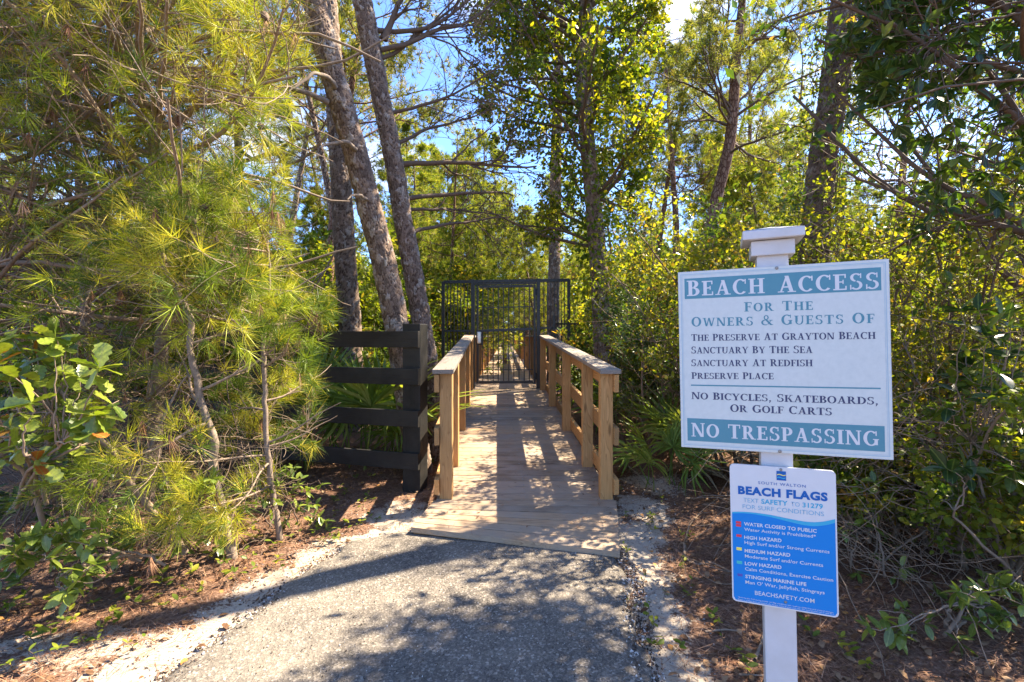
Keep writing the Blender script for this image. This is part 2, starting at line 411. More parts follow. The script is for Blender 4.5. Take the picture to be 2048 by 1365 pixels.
M['bark_red'] = bark_mat('reddish_pine_bark', (.27, .165, .11), (.08, .035, .02), (.32, .24, .19))
M['wood'] = wood_mat('new_treated_pine', (.52, .31, .135), (.42, .24, .095), (.22, .11, .04))
M['plank'] = wood_mat('worn_deck_plank', (.48, .35, .23), (.35, .25, .16), (.11, .068, .042), rough=.8, wear=(.32, .26, .20))
M['cap'] = wood_mat('weathered_cap_board', (.34, .30, .255), (.25, .215, .18), (.11, .092, .075), rough=.85, knots=False)
M['black_wood'] = wood_mat('black_painted_wood', (.022, .021, .020), (.014, .0135, .013), (.007, .007, .007), rough=.5, knots=False, bmp=.5, wear=(.032, .030, .027))
M['iron'] = plain('black_powder_coat', (.012, .013, .017), .38, spec=.5, var=.3, vscale=60, dirt=(.03, .03, .035))
M['steel'] = plain('brushed_steel', (.55, .55, .55), .3, metal=1)
M['white_paint'] = plain('white_vinyl', (.53, .54, .56), .45, var=.5, vscale=9, dirt=(.39, .38, .36), bmp=.1)
M['sign_white'] = plain('sign_face_white', (.54, .59, .575), .42, var=.6, vscale=60, dirt=(.44, .50, .495))
M['sign_edge'] = plain('sign_edge_white', (.50, .51, .51), .5, var=.6, vscale=30, dirt=(.40, .40, .38))
M['teal'] = plain('sign_teal', (.05, .21, .28), .42, var=.4, vscale=40, dirt=(.08, .25, .31))
M['teal_line'] = plain('sign_line_teal', (.30, .44, .52), .42)
M['navy'] = plain('sign_navy', (.022, .035, .105), .42)
M['print_white'] = plain('print_white', (.58, .60, .62), .42, var=.3, vscale=30, dirt=(.49, .51, .52))
M['blue'] = plain('flag_sign_blue', (.0, .19, .56), .45, spec=.25)
M['deep_blue'] = plain('flag_sign_deep_blue', (.003, .10, .36), .45, spec=.25)
M['aqua'] = plain('flag_sign_aqua', (.04, .36, .56), .45, spec=.25)
M['pale_aqua'] = plain('flag_sign_pale_aqua', (.13, .38, .56), .45, spec=.25)
M['red'] = plain('flag_red', (.62, .03, .06), .35)
M['yellow'] = plain('flag_yellow', (.80, .68, .10), .35)
M['green'] = plain('flag_green', (.03, .42, .42), .35)
M['purple'] = plain('flag_purple', (.05, .06, .36), .35)
M['screw'] = plain('screw_zinc', (.30, .29, .27), .5, metal=.7, var=.5, vscale=200)

# ------------------------------------------------------------------ ground and asphalt
def asph_left(y):
    P = [(-6, -3.2), (0, -2.2), (1.5, -1.62), (2.05, -1.42), (2.28, -1.36), (2.55, -1.30), (2.78, -1.26), (3.1, -1.17), (3.37, -1.07), (3.55, -.74), (3.7, -.6)]
    return np.interp(y, [a for a, b in P], [b for a, b in P])
def asph_right(y):
    P = [(-6, 1.0), (0, .66), (1.6, .60), (2.05, .555), (2.3, .585), (2.5, .63), (2.8, .655), (3.0, .67), (3.15, .66), (3.3, .64)]
    return np.interp(y, [a for a, b in P], [b for a, b in P])
def ground_h(x, y):
    x = np.asarray(x, float); y = np.asarray(y, float)
    def sm(t): t = np.clip(t, 0, 1); return t*t*(3-2*t)
    h = .03 + .07*sm((y-2.9)/1.4) + .12*sm((y-5)/6) + .05*sm((-x-1.9)/1.5) + .06*sm((x-1.3)/1.2)
    h = h + .03*(vnoise(x*1.7+5, y*1.7, 1)-.5) + .014*(vnoise(x*7, y*7, 2)-.5) + .5*(vnoise(x*.06, y*.06, 5)-.5)*sm((y-14)/20)
    e = 2.2
    ins = np.clip((x-asph_left(y)-.01)/.08, 0, 1)*np.clip((asph_right(y)-.01-x)/.06, 0, 1)*np.clip((3.85-y)/.1, 0, 1)
    return h - ins*.10*1.0 - np.where(ins > 0, (h-.03)*ins*.6, 0)

def axis(n_near, lo, hi, far_lo, far_hi):
    a = np.linspace(lo, hi, n_near)
    def ext(s, e): 
        d = [s]; st = abs(a[1]-a[0])
        while (d[-1] < e if e > s else d[-1] > e): d.append(d[-1] + (st if e > s else -st)); st *= 1.22
        return d[1:]
    return np.array(ext(lo, far_lo)[::-1] + list(a) + ext(hi, far_hi))
gx = axis(260, -4.2, 3.8, -400, 400); gy = axis(230, 1.3, 8.0, -60, 600)
X, Y = np.meshgrid(gx, gy); Z = ground_h(X, Y)
mb = MB(); nx, ny = len(gx), len(gy)
i = (np.arange(ny-1)[:, None]*nx + np.arange(nx-1)[None, :]).ravel()
# bare sand beside the asphalt and in a few patches
dl = asph_left(Y)-X; dr = X-asph_right(Y)
def blob(cx, cy, rx, ry): return np.clip(1.25-np.sqrt(((X-cx)/rx)**2+((Y-cy)/ry)**2), 0, 1)
sand = np.maximum.reduce([
    np.clip(1.0-np.abs(dl-.12)/(.30+.30*np.clip((2.7-Y)/.8, 0, 1)), 0, 1)*(Y < 3.75),
    np.clip(1.0-np.abs(dr-.12)/.30, 0, 1)*(Y < 3.9),
    blob(-.88, 3.75, .35, .28), blob(1.28, 4.6, .36, .42), blob(1.02, 4.0, .30, .45), blob(-.85, 4.05, .2, .2), blob(-1.9, 2.25, .7, .22)*.9,
    blob(.85, 3.5, .3, .4)])
mb.add(np.stack([X, Y, Z], -1).reshape(-1, 3), np.stack([i, i+1, i+nx+1, i+nx], -1), sand.ravel())
m, nt, b = new_mat('forest_floor')
t = nt.nodes.new('ShaderNodeTexCoord'); a = nt.nodes.new('ShaderNodeAttribute'); a.attribute_name = 'rnd'
n1 = noise(nt, t.outputs['Object'], 5, 8, .68); n2 = noise(nt, t.outputs['Object'], 60, 6, .7); n3 = noise(nt, t.outputs['Object'], 300, 3, .6)
mask = ramp(nt, [(.46, (0, 0, 0)), (.60, (1, 1, 1))], math_n(nt, 'ADD', math_n(nt, 'MULTIPLY', a.outputs['Fac'], .8), math_n(nt, 'SUBTRACT', math_n(nt, 'MULTIPLY', math_n(nt, 'ADD', n1.outputs[0], math_n(nt, 'MULTIPLY', n2.outputs[0], .6)), 2.0), 1.55))).outputs[0]
sandc = ramp(nt, [(.25, (.20, .165, .13)), (.45, (.38, .335, .275)), (.7, (.45, .385, .305))], n2.outputs[0]).outputs[0]
n5 = noise(nt, t.outputs['Object'], 2.1, 5, .6)
sandc = mixc(nt, ramp(nt, [(.35, (0, 0, 0)), (.65, (1, 1, 1))], n5.outputs[0]).outputs[0], sandc, mixc(nt, .6, sandc, (.58, .46, .33)))
n4 = noise(nt, t.outputs['Object'], 22, 7, .75)
speck = math_n(nt, 'MAXIMUM', ramp(nt, [(.60, (0, 0, 0)), (.66, (1, 1, 1))], n2.outputs[0]).outputs[0], ramp(nt, [(.56, (0, 0, 0)), (.68, (1, 1, 1))], n4.outputs[0]).outputs[0])
sandc = mixc(nt, math_n(nt, 'MULTIPLY', speck, .7), sandc, (.13, .085, .06))
litc = ramp(nt, [(.3, (.06, .036, .025)), (.5, (.165, .095, .062)), (.7, (.34, .23, .165))], n2.outputs[0]).outputs[0]
col = mixc(nt, mask, litc, sandc)
nt.links.new(col, b.inputs['Base Color']); b.inputs['Roughness'].default_value = .95; b.inputs['Specular IOR Level'].default_value = .15
hh = math_n(nt, 'ADD', n2.outputs[0], math_n(nt, 'MULTIPLY', n3.outputs[0], .4)); bump(nt, b, hh, .7, .02)
ground = mb.build('ground', m, None, True); ground['kind'] = 'structure'

# asphalt sheet with a ragged edge
rows = np.linspace(0, 1, 240); cols = np.concatenate([[0], np.linspace(0, 1, 90), [1]])
RY0, RY1 = -6.0, None
V = []
for t_ in rows:
    s = 1-(1-t_)**1.8
    for j, u in enumerate(cols):
        yl = -6 + (3.56+6)*s; yr = -6 + (3.26+6)*s
        y = yl + (yr-yl)*u
        l, r_ = asph_left(y), asph_right(y)
        l += .05*(vnoise(np.array(y*6.), np.array(0.), 3)-.5) + .03*(vnoise(np.array(y*23.), np.array(0.), 4)-.5)
        r_ += .07*(vnoise(np.array(y*5.), np.array(3.), 3)-.5) + .035*(vnoise(np.array(y*21.), np.array(9.), 4)-.5)
        x = l + (r_-l)*u
        edge = min(u, 1-u)*(r_-l)
        z = .015 + .02*float(np.clip((y-2.4)/1.1, 0, 1)) + .012*min(1, edge/.08) + .006*(float(vnoise(np.array(x*9.), np.array(y*9.), 8))-.5)
        z += .03
        if j in (0, len(cols)-1): z -= .10
        V.append((x, y, z))
V = np.array(V); mb = MB(); nx = len(cols)
i = (np.arange(len(rows)-1)[:, None]*nx + np.arange(nx-1)[None, :]).ravel()
mb.add(V, np.stack([i, i+1, i+nx+1, i+nx], -1), 0)
m, nt, b = new_mat('old_asphalt')
t = nt.nodes.new('ShaderNodeTexCoord')
vo = nt.nodes.new('ShaderNodeTexVoronoi'); vo.inputs['Scale'].default_value = 105; nt.links.new(t.outputs['Object'], vo.inputs['Vector'])
z1 = noise(nt, t.outputs['Object'], 2.2, 6, .6); z2 = noise(nt, t.outputs['Object'], 220, 4, .7); z3 = noise(nt, t.outputs['Object'], 14, 5, .6)
ag = ramp(nt, [(0, (.045, .040, .034)), (.45, (.11, .095, .078)), (.72, (.23, .20, .165)), (.92, (.52, .465, .39))], vo.outputs['Color']).outputs[0]
ag = mixc(nt, .5, ag, ramp(nt, [(.35, (.05, .044, .036)), (.6, (.20, .175, .145)), (.72, (.40, .355, .30))], z2.outputs[0]).outputs[0])
ag = mixc(nt, 1.0, ag, ramp(nt, [(.3, (.78, .78, .78)), (.7, (1.25, 1.22, 1.18))], z1.outputs[0]).outputs[0], 'MULTIPLY')
ag = mixc(nt, math_n(nt, 'MULTIPLY', ramp(nt, [(.55, (0, 0, 0)), (.75, (1, 1, 1))], z3.outputs[0]).outputs[0], .35), ag, (.34, .30, .25))
vz = nt.nodes.new('ShaderNodeTexVoronoi'); vz.feature = 'DISTANCE_TO_EDGE'; vz.inputs['Scale'].default_value = 1.1
wv = nt.nodes.new('ShaderNodeMixRGB'); wv.blend_type = 'ADD'; wv.inputs[0].default_value = .35; nt.links.new(t.outputs['Object'], wv.inputs[1]); nt.links.new(z3.outputs['Color'], wv.inputs[2]); nt.links.new(wv.outputs[0], vz.inputs['Vector'])
ck = ramp(nt, [(0, (1, 1, 1)), (.006, (.6, .6, .6)), (.012, (0, 0, 0))], vz.outputs['Distance']).outputs[0]
ag = mixc(nt, math_n(nt, 'MULTIPLY', ck, .6), ag, (.03, .026, .022))
z4 = noise(nt, t.outputs['Object'], 1.1, 4, .6); ag = mixc(nt, math_n(nt, 'MULTIPLY', ramp(nt, [(.5, (0, 0, 0)), (.62, (1, 1, 1))], z4.outputs[0]).outputs[0], .3), ag, (.26, .225, .175))
nt.links.new(ag, b.inputs['Base Color']); b.inputs['Roughness'].default_value = .85; b.inputs['Specular IOR Level'].default_value = .3
bump(nt, b, math_n(nt, 'ADD', vo.outputs['Distance'], z2.outputs[0]), .6, .006)
asphalt = mb.build('asphalt_path', m, None, True); asphalt['kind'] = 'structure'

# ------------------------------------------------------------------ boardwalk
def deck_c(y): return .111 - .0436*(y-3.94) if y < 8.8 else .111-.0436*(8.8-3.94) - .012*(y-8.8)
def deck_h(y): return .16 + .0729*(y-3.94) if y < 8.73 else .509
bw = empty('boardwalk', (.1, 3.3, .05), 'straight wooden boardwalk of worn cross planks running from the asphalt into the woods', 'boardwalk')
rng = np.random.default_rng(7)
# angled planks at the foot, each a little tapered
A0, A1 = np.array([-.70, 3.46]), np.array([.674, 3.115])      # front edge, left to right
B0, B1 = np.array([-.61, 3.93]), np.array([.82, 3.93])
def foot_plank(t0, t1):
    g = .004
    q = []
    for t_, sgn in ((t0, 1), (t1, -1)):
        a_ = A0 + (B0-A0)*t_; c_ = A1 + (B1-A1)*t_
        dy = sgn*g
        q.append((a_ + [0, dy], c_ + [0, dy]))
    (p00, p01), (p10, p11) = q
    top = [(*p, deck_h(p[1])+rng.uniform(-.001, .0015)) for p in (p00, p01, p11, p10)]
    c = np.mean(np.array(top), axis=0); th = .036
    v = np.array(top + [(a_[0], a_[1], a_[2]-th) for a_ in top])
    mb = MB(); mb.add(v, [[0, 1, 2, 3], [7, 6, 5, 4], [0, 4, 5, 1], [1, 5, 6, 2], [2, 6, 7, 3], [3, 7, 4, 0]])
    me = mb.mesh('plank', M['plank'], False, c)
    o = bpy.data.objects.new('plank', me); COL.objects.link(o); o.parent = bw; o.location = Vector(c)-bw.location
ts = np.linspace(0, 1, 7)
for a_, b_ in zip(ts[:-1], ts[1:]): foot_plank(a_, b_)
# straight planks
y = 3.935; W = 1.40; np_ = 0
far_planks = []
while y < 60:
    w = .138; yc = y + w/2; c = deck_c(yc); h = deck_h(yc)
    sl = .0729 if yc < 8.73 else 0
    if np_ < 100:
        dx = rng.uniform(-.006, .006)
        o = beam('plank', (c-W/2+dx, yc, h-.018), (c+W/2+dx, yc, h-.018), w-.007, .036, M['plank'], bw, .003)
        o.rotation_euler.rotate_axis('X', math.atan(sl)+rng.uniform(-.004, .004)); o.location.z += rng.uniform(-.0012, .0012)
    else: far_planks.append(box_v((c, yc, h-.018), (W, w-.007, .036)))
    np_ += 1; y += w
mb = MB()
for v in far_planks: mb.add(v, BOX_F)
mb.build('far_planks', M['plank'], bw, kind='stuff')
# joists and front fascia
for s in (-.62, 0, .62):
    beam('joist', (deck_c(3.95)+s, 3.95, deck_h(3.95)-.11), (deck_c(8.7)+s, 8.7, deck_h(8.7)-.11), .04, .14, M['wood'], bw)
    beam('joist', (deck_c(8.8)+s, 8.8, deck_h(9)-.11), (deck_c(59.5)+s, 59.5, deck_h(9)-.11), .04, .14, M['wood'], bw)
beam('joist', (-.68, 3.50, deck_h(3.5)-.07), (.66, 3.155, deck_h(3.15)-.07), .04, .065, M['wood'], bw)
mb = MB()
y = 3.935
while y < 12:
    yc = y+.069; h = deck_h(yc)
    for s_ in (-.64, -.62, .0, .62, .64):
        for dy in (-.03, .032):
            if abs(s_) in (.62,) and dy > 0: continue
            tubes(mb, [(np.array([[deck_c(yc)+s_+rng.normal()*.004, yc+dy, deck_h(yc+dy)-.002], [deck_c(yc)+s_, yc+dy, deck_h(yc+dy)+.0015]]), np.array([.0055, .0055]))], 6, capend=True)
    y += .138
mb.build('screws', M['screw'], bw, kind='stuff')
# railings
post_y = [3.94, 4.70, 6.0, 7.37, 8.67]
H0 = lambda y: 1.155 + (1.425-1.155)*(y-3.94)/(8.67-3.94)
for s, off in ((-1, -.584-.0525+.111-.111), (1, 0)):
    xi = lambda y: deck_c(y) + (-.633 if s < 0 else .636)          # post centre line
    for k, y_ in enumerate(post_y):
        beam('railing_post', (xi(y_), y_+.05, deck_h(y_)-.14), (xi(y_), y_+.05, H0(y_)), .098, .098, M['wood'], bw, .006)
    xo = lambda y: xi(y) + s*(.049+.019)
    for dz0, hh in ((-.075, .14), (-.50, .14), (-.885, .12)):
        for ya, yb in ((3.90, 6.06), (6.064, 8.74)):
            f = lambda y: H0(y)+dz0*( 1 if dz0 > -.1 else (.98 if dz0 > -.6 else 1.0))
            beam('rail', (xo(ya), ya, f(ya)), (xo(yb), yb, f(yb)), .038, hh, M['wood'], bw, .004)
    for ya, yb in ((3.88, 6.04), (6.044, 8.76)):
        beam('cap_board', (xi(ya)+s*.018, ya, H0(ya)+.0195), (xi(yb)+s*.018, yb, H0(yb)+.0195), .165, .036, M['cap'], bw, .006)
    # railing on the level run beyond the gate
    yy = 9.25; mbp = MB(); n = 0
    while yy < 58:
        x = deck_c(yy) + s*.64
        if n < 16: beam('railing_post', (x, yy, .37), (x, yy, 1.42), .098, .098, M['wood'], bw, .006)
        else: mbp.add(box_v((x, yy, .895), (.098, .098, 1.05)), BOX_F)
        n += 1; yy += .95
    mbp.build('far_railing_posts', M['wood'], bw, kind='stuff')
    for z_ in (1.345, .98, .60):
        beam('rail', (deck_c(9.2)+s*.71, 9.2, z_), (deck_c(58)+s*.71, 58, z_), .038, .14, M['wood'], bw, .004)
    beam('cap_board', (deck_c(9.2)+s*.655, 9.2, 1.438), (deck_c(58)+s*.655, 58, 1.438), .165, .036, M['cap'], bw, .006)

# ------------------------------------------------------------------ gate
GY = 8.95
def gx_(px): return (px-1024)/1000*GY
def gz_(py): return CAM_H-(py-672)/1000*GY
def bar(name, x0, z0, x1, z1, w, parent, d=None, y=GY): 
    return beam(name, (x0, y, z0), (x1, y, z1), d or w, w, M['iron'], parent, min(.003, w*.12))
gf = empty('gate_frame', (gx_(946), GY, .51), 'tall black iron gate surround with top beam and two post legs at the boardwalk', 'gate frame')
bar('post', gx_(946), .49, gx_(946), gz_(559.5), .068, gf, .068)
bar('post', gx_(1076.5), .49, gx_(1076.5), gz_(557.5), .068, gf, .068)
beam('top_beam', (gx_(887), GY, gz_(564.5)), (gx_(1139), GY, gz_(560.5)), .05, .055, M['iron'], gf, .003).location.z += .0
beam('lintel', (gx_(950), GY-.03, gz_(569)), (gx_(1072), GY-.03, gz_(567)), .03, .03, M['iron'], gf, .003)
def iron_panel(name, x0, x1, zt, zm, zb, nb, label, outer):
    t = empty(name, ((x0+x1)/2, GY, zb), label, 'fence panel')
    bar('post', outer, zb-.45, outer, zt, .055, t)
    for z_ in (zm, zb+.12): beam('rail', (x0, GY, z_), (x1, GY, z_), .028, .034, M['iron'], t, .003)
    for k in range(nb):
        x = x0 + (x1-x0)*(k+1)/(nb+1)
        beam('bar', (x, GY, zb), (x, GY, zt-.03), .016, .016, M['iron'], t, .002)
    return t
iron_panel('iron_fence_panel', gx_(888), gx_(942), gz_(564), gz_(662), .38, 7, 'black iron bar panel between the gate and the leaning twin pines', gx_(886.5))
iron_panel('iron_fence_panel', gx_(1081), gx_(1136), gz_(560), gz_(656), .38, 7, 'black iron bar panel on the gate\'s hinge side, by the vine-covered trunk', gx_(1137.5))
# the gate leaf
gt = empty('metal_gate', (gx_(1012), GY-.02, .6), 'closed black barred metal gate with steel lever lock across the boardwalk', 'gate')
yl = GY-.035
L0, L1, T0, T1, Bz = gx_(955.5), gx_(1069), gz_(571.5), gz_(570), gz_(767)
beam('frame', (L0, yl, Bz), (L0, yl, T0), .04, .05, M['iron'], gt, .003)
beam('frame', (L1, yl, Bz), (L1, yl, T1), .04, .055, M['iron'], gt, .003)
beam('frame', (L0+.026, yl, T0-.022), (L1-.03, yl, T1-.022), .04, .045, M['iron'], gt, .003)
beam('frame', (L0+.026, yl, Bz+.022), (L1-.03, yl, Bz+.03), .04, .045, M['iron'], gt, .003)
beam('middle_rail', (L0+.026, yl, gz_(662)), (L1-.03, yl, gz_(658)), .036, .045, M['iron'], gt, .003)
beam('cross_bar', (L0+.026, yl, gz_(616)), (L1-.03, yl, gz_(613.5)), .016, .016, M['iron'], gt, .002)
beam('cross_bar', (L0+.026, yl, gz_(740)), (L1-.03, yl, gz_(739)), .016, .016, M['iron'], gt, .002)
for k in range(10):
    x = L0 + (L1-L0)*(k+1)/11
    beam('bar', (x, yl+.002, Bz+.03), (x, yl+.002, T0-.04), .017, .017, M['iron'], gt, .002)
mb = MB()   # security mesh on the lower half
x = L0+.05
lines = []
while x < L1-.05: lines.append((np.array([[x, yl+.016, gz_(740)], [x, yl+.016, gz_(616)]]), np.array([.0011, .0011]))); x += .022
z_ = gz_(740)
while z_ < gz_(616): lines.append((np.array([[L0+.03, yl+.018, z_], [L1-.03, yl+.018, z_]]), np.array([.0011, .0011]))); z_ += .022
lines = [(a_, b_*.5) for a_, b_ in lines]; tubes(mb, lines, 3); mb.build('security_mesh', M['iron'], gt, kind='stuff')
lk = beam('lock', (gx_(959), yl-.045, gz_(687)), (gx_(959), yl-.045, gz_(664)), .05, .075, M['steel'], gt, .012, roll=(1, 0, 0))
h_ = beam('handle', (gx_(957), yl-.10, gz_(679)), (gx_(969), yl-.10, gz_(680)), .018, .018, M['steel'], None, .006)
h_.parent = lk; h_.matrix_parent_inverse = (Matrix.Translation(gt.location) @ lk.matrix_local).inverted()
h2 = beam('lock_plate', (gx_(959), yl-.021, gz_(690)), (gx_(959), yl-.021, gz_(662)), .02, .11, M['iron'], gt, .003, roll=(1, 0, 0))
for zz in (gz_(585), gz_(752)):
    mb = MB(); tubes(mb, [(np.array([[gx_(1072.8), yl-.005, zz-.06], [gx_(1072.8), yl-.005, zz+.06]]), np.array([.014, .014]))], 10); mb.build('hinge', M['iron'], gt, True)
# lower picket fence running off to the side
pf = empty('iron_picket_fence', (gx_(1110), GY+.6, .2), 'low thin black iron picket fence running into the brush beside the gate', 'fence')
bar('post', gx_(1107), .15, gx_(1107), gz_(632), .05, pf, .05, GY-.1)
for z_ in (gz_(648), .55): beam('rail', (gx_(1110), GY-.08, z_), (gx_(1110)+3.2, GY+1.1, z_), .025, .03, M['iron'], pf, .003)
for k in range(26):
    x = gx_(1110)+.12*(k+1); y_ = GY-.08 + 1.18*(k+1)*.12/3.2
    beam('picket', (x, y_+.0, .3), (x, y_, gz_(640)), .015, .015, M['iron'], pf, .002)

# ------------------------------------------------------------------ black board fence
fo = np.array([-.80, 4.3]); fd = norm(np.array([-1.0, .30])); fn = np.array([fd[1], -fd[0]])*-1
fn = np.array([-.287, -.958]) 
bf = empty('board_fence', (-.85, 4.35, .08), 'black painted four-board timber fence ending at a stout post beside the boardwalk', 'fence')
def fpt(t_, off, z): return (fo[0]+fd[0]*t_+fn[0]*off, fo[1]+fd[1]*t_+fn[1]*off, z)
for k, t_ in enumerate((.085, 1.72, 3.5)):
    zt = 1.555 if k == 0 else 1.40
    p = fpt(t_, -.095, 0)
    o = beam('post', (p[0], p[1], -.1), (p[0], p[1], zt), .17, .15, M['black_wood'], bf, .008, roll=(-fn[0], -fn[1], 0))
for py0, py1 in ((663, 695), (738, 770), (821, 856), (907, 941)):
    zc = CAM_H-((py0+py1)/2-672)/1000*4.3
    beam('board', fpt(.0, 0, zc), fpt(3.7, 0, zc), .034, .143, M['black_wood'], bf, .004)

# ------------------------------------------------------------------ signs
su = norm(np.array([.562, -.233])); TILT = rad(1.1)
U = Vector((su[0]*math.cos(TILT), su[1]*math.cos(TILT), math.sin(TILT))).normalized()
N_ = Vector((-.3830, -.9238, 0)); N_ = Vector((su[1], -su[0], 0)).normalized()
if N_.y > 0: N_ = -N_
Vv = N_.cross(U) * 1.0
if Vv.z < 0: Vv = -Vv
class Plane:
    def __init__(s, c): s.c = Vector(c)
    def uv(s, px, py):
        d = Vector(((px-1024)/1000, 1, -(py-672)/1000)); o = Vector((0, 0, CAM_H))
        t_ = (s.c-o).dot(N_)/d.dot(N_); p = o + d*t_ - s.c
        return p.dot(U), p.dot(Vv)
    def w(s, u, v, n=0): p = s.c + U*u + Vv*v + N_*n; return (p.x, p.y, p.z)
def slab(pl, u0, v0, u1, v1, n0, n1, mat, name, parent, radius=0, bev=.001):
    me_v = []; segs = 6
    if radius > 0:
        ring = []
        for cx, cy, a0 in ((u1-radius, v1-radius, 0), (u0+radius, v1-radius, 90), (u0+radius, v0+radius, 180), (u1-radius, v0+radius, 270)):
            for k in range(segs+1): a = rad(a0+90*k/segs); ring.append((cx+radius*math.cos(a), cy+radius*math.sin(a)))
    else: ring = [(u1, v1), (u0, v1), (u0, v0), (u1, v0)]
    n = len(ring)
    v = [pl.w(a, b, n1) for a, b in ring] + [pl.w(a, b, n0) for a, b in ring]
    mb = MB(); mb.add(v, [list(range(n))]); mb.f.append(np.array([list(range(2*n-1, n-1, -1))]))
    mb.f.append(np.array([[k, k+n, (k+1) % n+n, (k+1) % n] for k in range(n)]))
    return mb.build(name, mat, parent)

